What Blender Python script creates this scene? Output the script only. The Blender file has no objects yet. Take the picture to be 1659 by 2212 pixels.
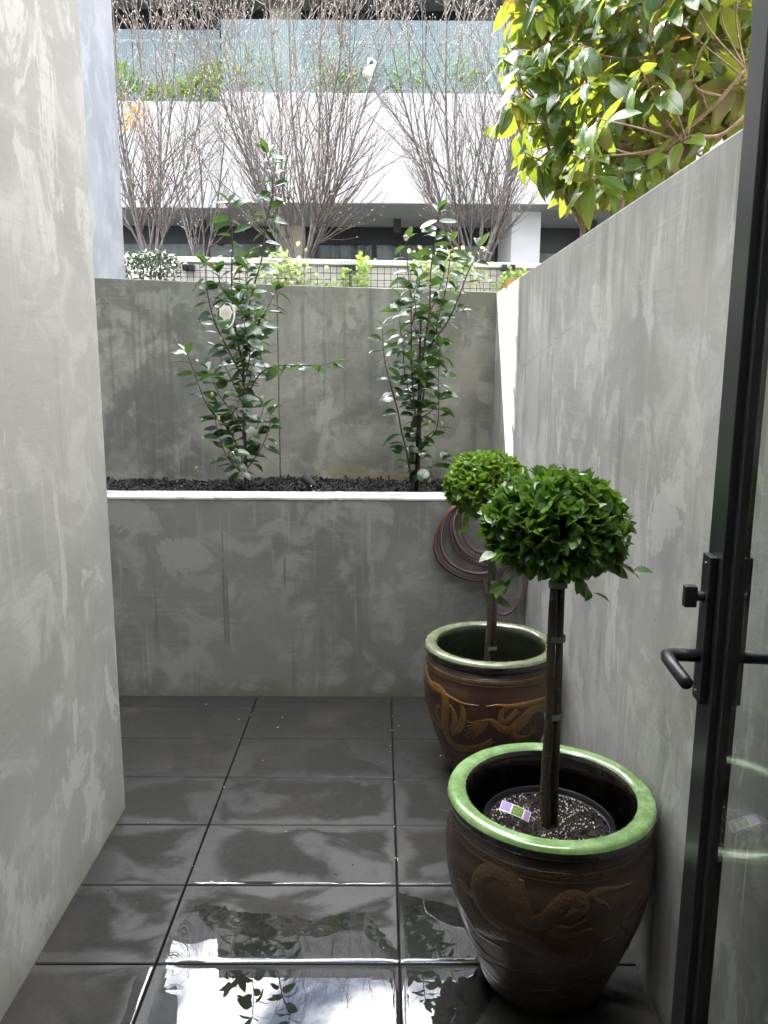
import bpy, math, random
from mathutils import Vector, Matrix, noise as mnoise
random.seed(7)
R = math.radians
D = bpy.data
scene = bpy.context.scene
COL = scene.collection

# ------------------------------------------------------------------ camera
CAM_H, FPX, PCX, PCY = 1.45, 1690.0, 829.5, 1106.0      # picture measured at 1659 x 2212
PITCH, YAW, ROLL = 10.25, 0.254, 0.30

def cam_basis():
    p, y, r = R(PITCH), R(YAW), R(ROLL)
    f = Vector((math.sin(y)*math.cos(p), math.cos(y)*math.cos(p), -math.sin(p)))
    rt = Vector((math.cos(y), -math.sin(y), 0)); up = rt.cross(f)
    return (math.cos(r)*rt + math.sin(r)*up, -math.sin(r)*rt + math.cos(r)*up, f)
CR, CU, CF = cam_basis()
CO = Vector((0, 0, CAM_H))
cam_data = D.cameras.new("camera")
cam = D.objects.new("camera", cam_data); COL.objects.link(cam)
cam.matrix_world = Matrix.Translation(CO) @ Matrix((CR, CU, -CF)).transposed().to_4x4()
cam_data.sensor_fit = 'VERTICAL'; cam_data.sensor_height = 24.0
cam_data.lens = FPX/2212*24.0
cam_data.clip_start = 0.02; cam_data.clip_end = 2000
scene.camera = cam

def ray(px, py):
    return (CR*(px-PCX) - CU*(py-PCY) + CF*FPX).normalized()
def PD(px, py, d):                       # the point seen at a pixel, at depth d
    v = ray(px, py); return CO + v*(d/v.y)
def PX(px, py, x):
    v = ray(px, py); return CO + v*(x/v.x)
def PZ(px, py, z):
    v = ray(px, py); return CO + v*((z-CAM_H)/v.z)

# ------------------------------------------------------------------ light
SUN_AZ, SUN_EL = -43.8, 51.6             # degrees from +Y (negative = to the left), above the horizon
EXPOSURE = 2.38
world = D.worlds.new("World"); scene.world = world
world.use_nodes = True
wn, wl = world.node_tree.nodes, world.node_tree.links
wn.clear()
wo = wn.new('ShaderNodeOutputWorld'); wb = wn.new('ShaderNodeBackground'); wl.new(wb.outputs[0], wo.inputs[0])
sky = wn.new('ShaderNodeTexSky'); sky.sky_type = 'NISHITA'; sky.sun_disc = False
sky.sun_elevation = R(SUN_EL); sky.sun_rotation = R(SUN_AZ)
sky.air_density = 1.0; sky.dust_density = 0.6; sky.ozone_density = 1.2
tc = wn.new('ShaderNodeTexCoord'); sep = wn.new('ShaderNodeSeparateXYZ'); wl.new(tc.outputs['Generated'], sep.inputs[0])
mx = wn.new('ShaderNodeMath'); mx.operation = 'MAXIMUM'; wl.new(sep.outputs[2], mx.inputs[0]); mx.inputs[1].default_value = 0.12
dv = wn.new('ShaderNodeVectorMath'); dv.operation = 'DIVIDE'; wl.new(tc.outputs['Generated'], dv.inputs[0])
cmb = wn.new('ShaderNodeCombineXYZ')
for i in range(3): wl.new(mx.outputs[0], cmb.inputs[i])
wl.new(cmb.outputs[0], dv.inputs[1])
cn = wn.new('ShaderNodeTexNoise'); cn.inputs['Scale'].default_value = 2.3; cn.inputs['Detail'].default_value = 9
cn.inputs['Roughness'].default_value = 0.58; cn.inputs['Distortion'].default_value = 0.25
wl.new(dv.outputs[0], cn.inputs['Vector'])
cr = wn.new('ShaderNodeMapRange'); cr.interpolation_type = 'SMOOTHSTEP'
cr.inputs['From Min'].default_value = 0.40; cr.inputs['From Max'].default_value = 0.56
wl.new(cn.outputs[0], cr.inputs['Value'])
cr2 = wn.new('ShaderNodeMapRange'); cr2.inputs['From Min'].default_value = 0.45; cr2.inputs['From Max'].default_value = 0.75
cr2.inputs['To Min'].default_value = 17.0; cr2.inputs['To Max'].default_value = 34.0
wl.new(cn.outputs[0], cr2.inputs['Value'])
cc = wn.new('ShaderNodeMix'); cc.data_type = 'RGBA'
wl.new(cr.outputs[0], cc.inputs['Factor']); wl.new(sky.outputs[0], cc.inputs[6])
# clouds glow where they stand near the sun and are duller on the far side of the sky
_el, _az = R(SUN_EL), R(SUN_AZ)
dt = wn.new('ShaderNodeVectorMath'); dt.operation = 'DOT_PRODUCT'; wl.new(tc.outputs['Generated'], dt.inputs[0])
dt.inputs[1].default_value = (math.sin(_az)*math.cos(_el), math.cos(_az)*math.cos(_el), math.sin(_el))
dr = wn.new('ShaderNodeMapRange'); dr.inputs['From Min'].default_value = 0.0; dr.inputs['From Max'].default_value = 0.95
dr.inputs['To Min'].default_value = 0.22; dr.inputs['To Max'].default_value = 1.75; wl.new(dt.outputs['Value'], dr.inputs['Value'])
ml = wn.new('ShaderNodeMath'); ml.operation = 'MULTIPLY'; wl.new(cr2.outputs[0], ml.inputs[0]); wl.new(dr.outputs[0], ml.inputs[1])
cw = wn.new('ShaderNodeCombineColor')
for i in range(3): wl.new(ml.outputs[0], cw.inputs[i])
wl.new(cw.outputs[0], cc.inputs[7])
wl.new(cc.outputs[2], wb.inputs['Color']); wb.inputs['Strength'].default_value = 0.12

sd = D.lights.new("sun", 'SUN'); sd.energy = 4.2; sd.angle = R(0.5); sd.color = (1.0, 0.955, 0.88)
sun = D.objects.new("sun", sd); COL.objects.link(sun)
to_sun = Vector((math.sin(R(SUN_AZ))*math.cos(R(SUN_EL)), math.cos(R(SUN_AZ))*math.cos(R(SUN_EL)), math.sin(R(SUN_EL))))
sun.rotation_euler = to_sun.to_track_quat('Z', 'Y').to_euler()
sun.location = to_sun*40

scene.view_settings.view_transform = 'Standard'; scene.view_settings.look = 'None'
scene.view_settings.exposure = EXPOSURE; scene.view_settings.gamma = 1.0
try: scene.view_settings.use_curve_mapping = False
except Exception: pass
scene.render.engine = 'CYCLES'
scene.cycles.max_bounces = 10; scene.cycles.diffuse_bounces = 5; scene.cycles.glossy_bounces = 5
scene.cycles.transparent_max_bounces = 16; scene.cycles.caustics_reflective = False; scene.cycles.caustics_refractive = False
scene.cycles.use_denoising = True
scene.cycles.sample_clamp_indirect = 12

# ------------------------------------------------------------------ node material helpers
class NM:
    def __init__(s, name):
        s.m = D.materials.new(name); s.m.use_nodes = True
        s.n = s.m.node_tree.nodes; s.l = s.m.node_tree.links
        s.n.clear(); s.out = s.n.new('ShaderNodeOutputMaterial')
    def lk(s, a, b): s.l.new(a, b)
    def val(s, inp, v):
        if hasattr(v, 'is_output') or isinstance(v, bpy.types.NodeSocket): s.l.new(v, inp)
        else:
            if isinstance(v, (tuple, list)) and len(v) == 3 and inp.type == 'RGBA': v = (*v, 1)
            inp.default_value = v
    def pos(s):
        if not hasattr(s, '_p'): s._p = s.n.new('ShaderNodeNewGeometry')
        return s._p.outputs['Position']
    def geo(s, k):
        s.pos(); return s._p.outputs[k]
    def mapping(s, vec, scale=(1,1,1), loc=(0,0,0), rot=(0,0,0)):
        n = s.n.new('ShaderNodeMapping'); s.val(n.inputs['Vector'], vec)
        n.inputs['Scale'].default_value = scale; n.inputs['Location'].default_value = loc; n.inputs['Rotation'].default_value = rot
        return n.outputs[0]
    def noise(s, vec, scale=1, detail=4, rough=.55, dist=0):
        n = s.n.new('ShaderNodeTexNoise'); s.val(n.inputs['Vector'], vec)
        n.inputs['Scale'].default_value = scale; n.inputs['Detail'].default_value = detail
        n.inputs['Roughness'].default_value = rough; n.inputs['Distortion'].default_value = dist
        return n.outputs[0]
    def math(s, op, a, b=0.0, c=None, clamp=False):
        n = s.n.new('ShaderNodeMath'); n.operation = op; n.use_clamp = clamp
        s.val(n.inputs[0], a); s.val(n.inputs[1], b)
        if c is not None: s.val(n.inputs[2], c)
        return n.outputs[0]
    def rng(s, v, a, b, c=0.0, d=1.0, smooth=True):
        n = s.n.new('ShaderNodeMapRange'); n.interpolation_type = 'SMOOTHSTEP' if smooth else 'LINEAR'
        s.val(n.inputs['Value'], v)
        for k, x in (('From Min', a), ('From Max', b), ('To Min', c), ('To Max', d)): n.inputs[k].default_value = x
        return n.outputs[0]
    def mix(s, f, a, b, mode='MIX'):
        n = s.n.new('ShaderNodeMix'); n.data_type = 'RGBA'; n.blend_type = mode
        s.val(n.inputs[0], f); s.val(n.inputs[6], a); s.val(n.inputs[7], b)
        return n.outputs[2]
    def sep(s, vec):
        n = s.n.new('ShaderNodeSeparateXYZ'); s.val(n.inputs[0], vec); return n.outputs
    def comb(s, x, y, z):
        n = s.n.new('ShaderNodeCombineXYZ'); s.val(n.inputs[0], x); s.val(n.inputs[1], y); s.val(n.inputs[2], z); return n.outputs[0]
    def bump(s, h, strength=.3, dist=.01, normal=None):
        n = s.n.new('ShaderNodeBump'); n.inputs['Strength'].default_value = strength; n.inputs['Distance'].default_value = dist
        s.val(n.inputs['Height'], h)
        if normal is not None: s.lk(normal, n.inputs['Normal'])
        return n.outputs[0]
    def bsdf(s, color, rough=.6, normal=None, **kw):
        n = s.n.new('ShaderNodeBsdfPrincipled'); s.val(n.inputs['Base Color'], color); s.val(n.inputs['Roughness'], rough)
        if normal is not None: s.lk(normal, n.inputs['Normal'])
        for k, v in kw.items(): s.val(n.inputs[k.replace('_', ' ')], v)
        return n.outputs[0]
    def shader_mix(s, f, a, b):
        n = s.n.new('ShaderNodeMixShader'); s.val(n.inputs[0], f); s.lk(a, n.inputs[1]); s.lk(b, n.inputs[2]); return n.outputs[0]
    def done(s, sh):
        s.lk(sh, s.out.inputs[0]); return s.m

def simple(name, color, rough=.5, var=0.12, nscale=20, bump=.1, **kw):
    k = NM(name); p = k.pos(); n = k.noise(p, nscale, 5, .6)
    c = k.mix(k.rng(n, .3, .7), tuple(x*(1-var) for x in color), tuple(min(1, x*(1+var)) for x in color))
    return k.done(k.bsdf(c, rough, k.bump(n, bump, .002), **kw))

def blob(k, x, z, cx, cz, rx, rz, edge=.25, amp=.9, nz=None):
    amp = amp*2.6
    """mask of an irregular patch on a wall, x and z being wall coordinates"""
    dx = k.math('DIVIDE', k.math('SUBTRACT', x, cx), rx); dz = k.math('DIVIDE', k.math('SUBTRACT', z, cz), rz)
    d = k.math('SQRT', k.math('ADD', k.math('MULTIPLY', dx, dx), k.math('MULTIPLY', dz, dz)))
    d = k.math('ADD', d, k.math('MULTIPLY', k.math('SUBTRACT', nz, .5), amp*2))
    return k.rng(d, 1-edge, 1+edge*.3, 1, 0)

def concrete(name, dark, base, light, flake=.5, streak=.5, mott=1.0, seed=0, blobs=(), axis='x', topz=None, rough=.62, fl_lo=.56, extra=None, warm=.3, spots=0, zdark=None, cracks=()):
    k = NM(name); p = k.mapping(k.pos(), (1,1,1), (seed*3.1, seed*1.7, seed*.9))
    xyz = k.sep(k.pos()); x = xyz[0] if axis == 'x' else xyz[1]; z = xyz[2]
    n1 = k.noise(p, 1.5, 6, .6, .5)
    n2 = k.noise(p, 5.5, 7, .62, .8)
    st = k.noise(k.mapping(p, (16, 16, .85)), 1, 5, .6, .15)
    st2 = k.noise(k.mapping(p, (55, 55, 1.6)), 1, 3, .6)
    fk = k.noise(k.mapping(p, (1, 1, .55)), 4.2, 9, .68, .5)
    fine = k.noise(p, 90, 3, .7)
    tro = k.noise(k.mapping(p, (6, 6, 22), rot=(.5, .3, .4)), 1, 4, .6, 1.2)
    c = k.mix(k.math('MULTIPLY', k.rng(n1, .42, .58), mott), base, dark)
    c = k.mix(k.math('MULTIPLY', k.rng(n2, .48, .62), .55), c, light)
    c = k.mix(k.math('MULTIPLY', k.rng(n1, .5, .3), warm*.5), c, (base[0]*1.08, base[1]*.99, base[2]*.88))
    # water streaks running down
    s = k.math('MULTIPLY', k.rng(st, .54, .66), k.rng(k.noise(p, 1.1, 3), .42, .62))
    c = k.mix(k.math('MULTIPLY', s, streak), c, tuple(v*.8 for v in dark))
    s2 = k.math('MULTIPLY', k.rng(st2, .57, .66), k.rng(k.noise(p, 2.3, 3), .45, .6))
    c = k.mix(k.math('MULTIPLY', s2, streak*.8), c, light)
    f = k.math('MULTIPLY', k.rng(fk, fl_lo, fl_lo+.035), flake)
    c = k.mix(f, c, light)
    if topz:
        drip = k.math('ADD', z, k.math('MULTIPLY', k.math('SUBTRACT', st, .5), .9))
        c = k.mix(k.math('MULTIPLY', k.rng(drip, topz-.28, topz+.02), .6), c, (dark[0]*.72, dark[1]*.74, dark[2]*.66))
    if spots:
        sp = k.noise(k.mapping(p, (1, 1, .8)), 16, 4, .6)
        msk = k.math('MULTIPLY', k.rng(sp, .57, .60), k.rng(z, topz-.55, topz-.08))
        c = k.mix(k.math('MULTIPLY', msk, spots), c, tuple(v*.62 for v in dark))
    nz = k.noise(p, 7, 8, .7, .4)
    for (sc_, ro_, am_) in (((5, 5, 75), (.75, .8, .2), .24), ((5, 5, 90), (-.9, -.8, .4), .20)):
        sn = k.noise(k.mapping(p, sc_, rot=ro_), 1, 3, .6, .6); ms = k.rng(k.noise(p, 2.1+am_*3, 3), .50, .58)
        c = k.mix(k.math('MULTIPLY', k.math('MULTIPLY', k.rng(sn, .60, .64), ms), am_), c, light)
        c = k.mix(k.math('MULTIPLY', k.math('MULTIPLY', k.rng(sn, .38, .35), ms), am_*.8), c, tuple(v*.7 for v in dark))
    vo = k.n.new('ShaderNodeTexVoronoi'); vo.inputs['Scale'].default_value = 26; k.lk(p, vo.inputs['Vector'])
    pin = k.math('MULTIPLY', k.rng(vo.outputs['Distance'], .085, .05), k.rng(k.noise(p, 3, 3), .52, .6))
    c = k.mix(k.math('MULTIPLY', pin, .6), c, tuple(v*.45 for v in dark))
    for (q0, q1, wd) in cracks:
        sl_ = (q1[1]-q0[1])/(q1[0]-q0[0]); zl_ = k.math('MULTIPLY_ADD', k.math('SUBTRACT', x, q0[0]), sl_, q0[1])
        dz_ = k.math('ABSOLUTE', k.math('ADD', k.math('SUBTRACT', z, zl_), k.math('MULTIPLY', k.math('SUBTRACT', nz, .5), .09)))
        lim = k.math('MULTIPLY', k.math('GREATER_THAN', x, min(q0[0], q1[0])), k.math('LESS_THAN', x, max(q0[0], q1[0])))
        c = k.mix(k.math('MULTIPLY', k.math('MULTIPLY', k.rng(dz_, wd, wd*.3), lim), .65), c, tuple(v*.45 for v in dark))
    for (cx, cz, rx, rz, col, amt, amp, edge) in blobs:
        m = blob(k, x, z, cx, cz, rx, rz, edge, amp, nz)
        c = k.mix(k.math('MULTIPLY', m, amt), c, col)
    c = k.mix(k.math('MULTIPLY', k.rng(fine, .35, .65), .12), c, tuple(v*.7 for v in dark))
    if zdark: # damp grime along the foot of the wall
        g = k.math('ADD', z, k.math('MULTIPLY', k.math('SUBTRACT', n2, .5), .12))
        c = k.mix(k.rng(g, zdark, 0.0, 0, .55), c, (base[0]*.55, base[1]*.58, base[2]*.42))
    h = k.math('ADD', k.math('MULTIPLY', n2, .6), k.math('ADD', k.math('MULTIPLY', tro, .35), k.math('MULTIPLY', fine, .08)))
    return k.done(k.bsdf(c, k.rng(n2, .3, .7, rough-.1, rough+.1), k.bump(h, .28, .006)))

# ------------------------------------------------------------------ mesh builder
class MB:
    def __init__(s): s.v = []; s.f = []; s.uv = []; s.mi = []
    def add(s, vs, fs, uvs=None, mi=0):
        b = len(s.v); s.v.extend([tuple(v) for v in vs])
        s.uv.extend(uvs if uvs else [(0.0, 0.0)]*len(vs))
        for f in fs: s.f.append(tuple(b+i for i in f)); s.mi.append(mi)
    def box(s, x0, x1, y0, y1, z0, z1, mi=0):
        s.hexa([(x0,y0,z0),(x1,y0,z0),(x1,y1,z0),(x0,y1,z0),(x0,y0,z1),(x1,y0,z1),(x1,y1,z1),(x0,y1,z1)], mi)
    def hexa(s, c, mi=0):
        s.add(c, [(0,3,2,1),(4,5,6,7),(0,1,5,4),(1,2,6,5),(2,3,7,6),(3,0,4,7)], None, mi)
    def obox(s, c, ax, ay, az, mi=0):
        c = Vector(c); ax, ay, az = Vector(ax), Vector(ay), Vector(az)
        s.hexa([c-ax-ay-az, c+ax-ay-az, c+ax+ay-az, c-ax+ay-az, c-ax-ay+az, c+ax-ay+az, c+ax+ay+az, c-ax+ay+az], mi)
    def tube(s, pts, rad, n=6, cap=True, mi=0, vlen=1.0):
        pts = [Vector(p) for p in pts]; m = len(pts)
        if not hasattr(rad, '__len__'): rad = [rad]*m
        t0 = (pts[1]-pts[0]).normalized()
        u = t0.orthogonal().normalized()
        vs, fs, uvs = [], [], []; L = 0
        for i, p in enumerate(pts):
            t = (pts[min(i+1, m-1)]-pts[max(i-1, 0)])
            t = t.normalized() if t.length > 1e-9 else t0
            u = (u - t*u.dot(t)); u = u.normalized() if u.length > 1e-6 else t.orthogonal().normalized()
            w = t.cross(u)
            if i: L += (pts[i]-pts[i-1]).length
            for k in range(n):
                a = 2*math.pi*k/n
                vs.append(p + (u*math.cos(a)+w*math.sin(a))*rad[i]); uvs.append((k/n, L*vlen))
        for i in range(m-1):
            for k in range(n):
                fs.append((i*n+k, i*n+(k+1) % n, (i+1)*n+(k+1) % n, (i+1)*n+k))
        if cap and n > 2:
            fs.append(tuple(range(n-1, -1, -1))); fs.append(tuple((m-1)*n+k for k in range(n)))
        s.add(vs, fs, uvs, mi)
    def lathe(s, prof, c=(0,0,0), n=64, mi=0, closed=False):
        vs = []; fs = []; m = len(prof)
        for (r, z) in prof:
            for k in range(n):
                a = 2*math.pi*k/n; vs.append((c[0]+r*math.cos(a), c[1]+r*math.sin(a), c[2]+z))
        for i in range(m-1):
            for k in range(n): fs.append((i*n+k, i*n+(k+1) % n, (i+1)*n+(k+1) % n, (i+1)*n+k))
        s.add(vs, fs, None, mi)
    def octa(s, c, r, h=None, ax=None, mi=0):
        c = Vector(c); h = h or r; ax = Vector(ax or (0,0,1)).normalized(); u = ax.orthogonal().normalized(); w = ax.cross(u)
        s.add([c+u*r, c+w*r, c-u*r, c-w*r, c+ax*h, c-ax*h], [(0,1,4),(1,2,4),(2,3,4),(3,0,4),(1,0,5),(2,1,5),(3,2,5),(0,3,5)], None, mi)
    def ball(s, c, r, ax=None, stretch=1, n=8, m=6, mi=0):
        c = Vector(c); ax = Vector(ax or (0,0,1)).normalized(); u = ax.orthogonal().normalized(); w = ax.cross(u)
        vs = [c-ax*r*stretch]; fs = []
        for i in range(1, m):
            t = math.pi*i/m
            for k in range(n):
                a = 2*math.pi*k/n
                vs.append(c - ax*math.cos(t)*r*stretch + (u*math.cos(a)+w*math.sin(a))*math.sin(t)*r)
        vs.append(c+ax*r*stretch)
        for k in range(n): fs.append((0, 1+(k+1) % n, 1+k))
        for i in range(m-2):
            for k in range(n): fs.append((1+i*n+k, 1+i*n+(k+1) % n, 1+(i+1)*n+(k+1) % n, 1+(i+1)*n+k))
        e = len(vs)-1
        for k in range(n): fs.append((e, 1+(m-2)*n+k, 1+(m-2)*n+(k+1) % n))
        s.add(vs, fs, None, mi)
    def leaf(s, base, d, up, L, W, droop=.2, fold=.25, n=5, tip=1.0, wave=0, mi=0):
        base, d, up = Vector(base), Vector(d).normalized(), Vector(up)
        side = d.cross(up)
        if side.length < 1e-5: side = d.orthogonal()
        side.normalize(); up = side.cross(d).normalized()
        vs, uvs, fs = [base], [(.5, 0)], []
        ph = random.random()*6
        for i in range(1, n):
            t = i/n
            w = W*.5*math.sin(math.pi*(t**(.85*tip)))**.75
            c = base + d*L*(t-.15*droop*t*t) - up*droop*L*t*t
            wv = up*(wave*L*math.sin(ph+t*9))
            vs += [c - side*w + up*fold*w + wv, c, c + side*w + up*fold*w - wv]; uvs += [(0, t), (.5, t), (1, t)]
        vs.append(base + d*L*(1-.15*droop) - up*droop*L); uvs.append((.5, 1))
        fs += [(0, 2, 1), (0, 3, 2)]
        for i in range(n-2):
            a = 1+i*3; fs += [(a, a+1, a+4, a+3), (a+1, a+2, a+5, a+4)]
        a = 1+(n-2)*3; e = len(vs)-1
        fs += [(a, a+1, e), (a+1, a+2, e)]
        s.add(vs, fs, uvs, mi)
    def build(s, name, mat, parent=None, smooth=False, bevel=0, auto=None):
        me = D.meshes.new(name)
        off = Vector((0,0,0)); q = parent
        while q is not None: off += q.location; q = q.parent
        me.from_pydata([tuple(Vector(v)-off) for v in s.v], [], s.f)
        uvl = me.uv_layers.new(name="UVMap")
        vi = [0]*len(me.loops); me.loops.foreach_get('vertex_index', vi)
        flat = [0.0]*(2*len(vi))
        for i, a in enumerate(vi): flat[2*i], flat[2*i+1] = s.uv[a]
        uvl.data.foreach_set('uv', flat)
        for m in (mat if isinstance(mat, (list, tuple)) else [mat]): me.materials.append(m)
        if any(s.mi): me.polygons.foreach_set('material_index', s.mi)
        if smooth: me.polygons.foreach_set('use_smooth', [True]*len(me.polygons))
        if auto is not None:
            me.polygons.foreach_set('use_smooth', [True]*len(me.polygons))
            me.set_sharp_from_angle(angle=R(auto))
        me.update()
        o = D.objects.new(name, me); COL.objects.link(o); o.parent = parent
        if bevel:
            b = o.modifiers.new('b', 'BEVEL'); b.width = bevel; b.segments = 2; b.limit_method = 'ANGLE'; b.angle_limit = R(40)
        return o

def thing(name, loc, label, cat, group=None):
    o = D.objects.new(name, None); COL.objects.link(o); o.location = loc; o.empty_display_size = .1
    return tag(o, label, cat, group)
def tag(o, label=None, cat=None, group=None, kind=None):
    if label: o['label'] = label
    if cat: o['category'] = cat
    if group: o['group'] = group
    if kind: o['kind'] = kind
    return o

def spline(pts, k=6):
    pts = [Vector(p) for p in pts]
    if len(pts) < 3: 
        return [pts[0].lerp(pts[-1], i/k) for i in range(k+1)]
    P = [2*pts[0]-pts[1]] + pts + [2*pts[-1]-pts[-2]]; out = []
    for i in range(1, len(P)-2):
        a, b, c, d = P[i-1], P[i], P[i+1], P[i+2]
        for j in range(k):
            t = j/k
            out.append(.5*((2*b)+(c-a)*t+(2*a-5*b+4*c-d)*t*t+(3*b-a-3*c+d)*t**3))
    out.append(pts[-1]); return out

def rv(): 
    while 1:
        v = Vector((random.uniform(-1,1), random.uniform(-1,1), random.uniform(-1,1)))
        if .05 < v.length <= 1: return v.normalized()

# ------------------------------------------------------------------ shared materials
def leaf_mat(name, c1, c2, c3=None, trans=(.3,.45,.05), tf=.35, rough=.32, under=None, rib=.25, spec=.5, bright=None, brown=0):
    k = NM(name); rnd = k.geo('Random Per Island')
    c = k.mix(rnd, c1, c2)
    if c3: c = k.mix(k.rng(rnd, .68, .95), c, c3)
    r3 = k.math('FRACT', k.math('MULTIPLY', rnd, 17.7)); tt = k.mix(r3, (trans[0]*1.0, trans[1]*.92, trans[2]), (trans[0]*.72, trans[1]*.85, trans[2]))
    if brown:
        r2 = k.math('FRACT', k.math('MULTIPLY', rnd, 37.3))
        bm = k.math('GREATER_THAN', r2, 1-brown)
        blotch = k.math('MULTIPLY', bm, k.rng(k.noise(k.pos(), 22, 4, .6), .42, .55))
        c = k.mix(blotch, c, (.16, .09, .04)); tt = k.mix(blotch, tt, (.2, .11, .03))
    uv = k.n.new('ShaderNodeUVMap'); s = k.sep(uv.outputs[0])
    du = k.math('ABSOLUTE', k.math('SUBTRACT', s[0], .5))
    ribm = k.rng(du, .05, .0)
    vein = k.math('SINE', k.math('MULTIPLY', k.math('SUBTRACT', s[1], k.math('MULTIPLY', du, .35)), 70))
    c = k.mix(k.math('MULTIPLY', ribm, rib), c, tuple(min(1, v*3+.03) for v in c2))
    cu = c
    if under: cu = k.mix(rnd, under, tuple(v*.7 for v in under))
    back = k.geo('Backfacing')
    c = k.mix(back, c, cu)
    hgt = k.math('ADD', k.math('MULTIPLY', vein, .15), k.math('MULTIPLY', ribm, -1.0))
    nrm = k.bump(k.math('ADD', hgt, k.noise(k.pos(), 40, 2)), .35, .0015)
    pr = k.bsdf(c, k.math('ADD', rough, k.math('MULTIPLY', back, .3)), nrm, Specular_IOR_Level=spec)
    tr = k.n.new('ShaderNodeBsdfTranslucent'); k.val(tr.inputs[0], tt)
    return k.done(k.shader_mix(tf, pr, tr.outputs[0]))

def bark(name, c1, c2, sc=30, rough=.8):
    k = NM(name); p = k.mapping(k.pos(), (1, 1, .25)); n = k.noise(p, sc, 6, .65, .4)
    sp = k.noise(k.pos(), sc*4, 3, .6)
    c = k.mix(k.rng(n, .35, .65), c1, c2); c = k.mix(k.rng(sp, .62, .66, 0, .8), c, tuple(min(1, v*2.2+.03) for v in c2))
    return k.done(k.bsdf(c, rough, k.bump(k.math('ADD', n, k.math('MULTIPLY', sp, .5)), .6, .004)))

M_black_metal = simple('black_powdercoat', (.012,.013,.015), .38, .1, 80, .05)
M_grey_metal = simple('grey_painted_steel', (.05,.05,.055), .45, .1, 80, .05)
M_white_paint = simple('white_painted_render', (.55,.54,.52), .7, .06, 5, .15)
M_stem = bark('camellia_bark', (.05,.028,.018), (.10,.055,.04), 60)

def glass_mat(name, tint=(1,1,1), ior=1.5, extra=0.0, rough=0.0):
    k = NM(name); t = k.n.new('ShaderNodeBsdfTransparent'); k.val(t.inputs[0], tint)
    g = k.n.new('ShaderNodeBsdfGlossy'); g.inputs['Roughness'].default_value = rough
    f = k.n.new('ShaderNodeFresnel'); k.lk(k.rng(k.geo('Backfacing'), 0, 1, ior, 1/ior, False), f.inputs['IOR'])   # both faces reflect alike
    fac = k.math('ADD', f.outputs[0], extra, clamp=True)
    return k.done(k.shader_mix(fac, t.outputs[0], g.outputs[0]))
M_glass = glass_mat('clear_glass', (.93,.96,.95), 1.6)
M_window = glass_mat('window_glass', (.8,.84,.84), 1.45)

# ================================================================== THE SETTING
XL, XR = -0.853, 0.643        # faces of the two side walls
YN = 2.416                    # far end of the left wall
YP, YPB, YB = 3.335, 3.50, 4.517
g = MB(); g.add([(-300,-300,-.06),(300,-300,-.06),(300,300,-.06),(-300,300,-.06)], [(0,1,2,3)])
tag(g.build('ground', simple('ground_asphalt', (.07,.07,.068), .9, .15, 3, .3)), kind='structure')
g = MB(); g.box(-2.1, XR, .25, YP, -.05, -.022)
tag(g.build('joint_bed', simple('joint_bed_grit', (.012,.012,.012), .9, .3, 200, .6)), kind='structure')

# tile floor --------------------------------------------------------
JX, JY, SX, SY, GAP = .052, 3.222, .604, .3022, .0045
k = NM('dark_stone_tile'); p = k.pos()
xyz = k.sep(p)
ix = k.math('FLOOR', k.math('DIVIDE', k.math('SUBTRACT', xyz[0], JX), SX)); iy = k.math('FLOOR', k.math('DIVIDE', k.math('SUBTRACT', xyz[1], JY), SY))
wnn = k.n.new('ShaderNodeTexWhiteNoise'); wnn.noise_dimensions = '2D'; k.lk(k.comb(ix, iy, 0), wnn.inputs['Vector'])
tr_ = wnn.outputs['Value']
fine = k.noise(p, 320, 3, .7); med = k.noise(p, 45, 5, .65); big = k.noise(p, 2.2, 5, .6, .6)
c = k.mix(tr_, (.015,.0148,.014), (.021,.0205,.019))
c = k.mix(k.rng(fine, .35, .7), c, (.034,.033,.030))
c = k.mix(k.math('MULTIPLY', k.rng(med, .4, .65), .35), c, (.013,.013,.0125))
wetn = k.noise(k.mapping(p, (1, 1.3, 1), (4.3, 1.7, 0)), 2.6, 4, .55, .9)
wet = k.rng(k.math('ADD', wetn, k.math('MULTIPLY', k.math('SUBTRACT', k.noise(p, 14, 6, .7, 1.5), .5), .10)), .50, .63)
# how close to the edge of a tile: water dries last along the joints
fx = k.math('FRACT', k.math('DIVIDE', k.math('SUBTRACT', xyz[0], JX), SX)); fy = k.math('FRACT', k.math('DIVIDE', k.math('SUBTRACT', xyz[1], JY), SY))
ex = k.math('MULTIPLY', k.math('MINIMUM', fx, k.math('SUBTRACT', 1.0, fx)), SX); ey = k.math('MULTIPLY', k.math('MINIMUM', fy, k.math('SUBTRACT', 1.0, fy)), SY)
ed = k.math('MINIMUM', ex, ey)
edw = k.rng(k.math('ADD', ed, k.math('MULTIPLY', k.math('SUBTRACT', wetn, .5), .22)), .045, .0)
sheen = k.math('MULTIPLY', k.math('MAXIMUM', k.math('MULTIPLY', wet, .75), k.math('MULTIPLY', edw, .85)), k.rng(k.math('ADD', xyz[1], k.math('MULTIPLY', k.math('SUBTRACT', big, .5), 1.2)), 3.05, 2.35, .12, 1))
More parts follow.
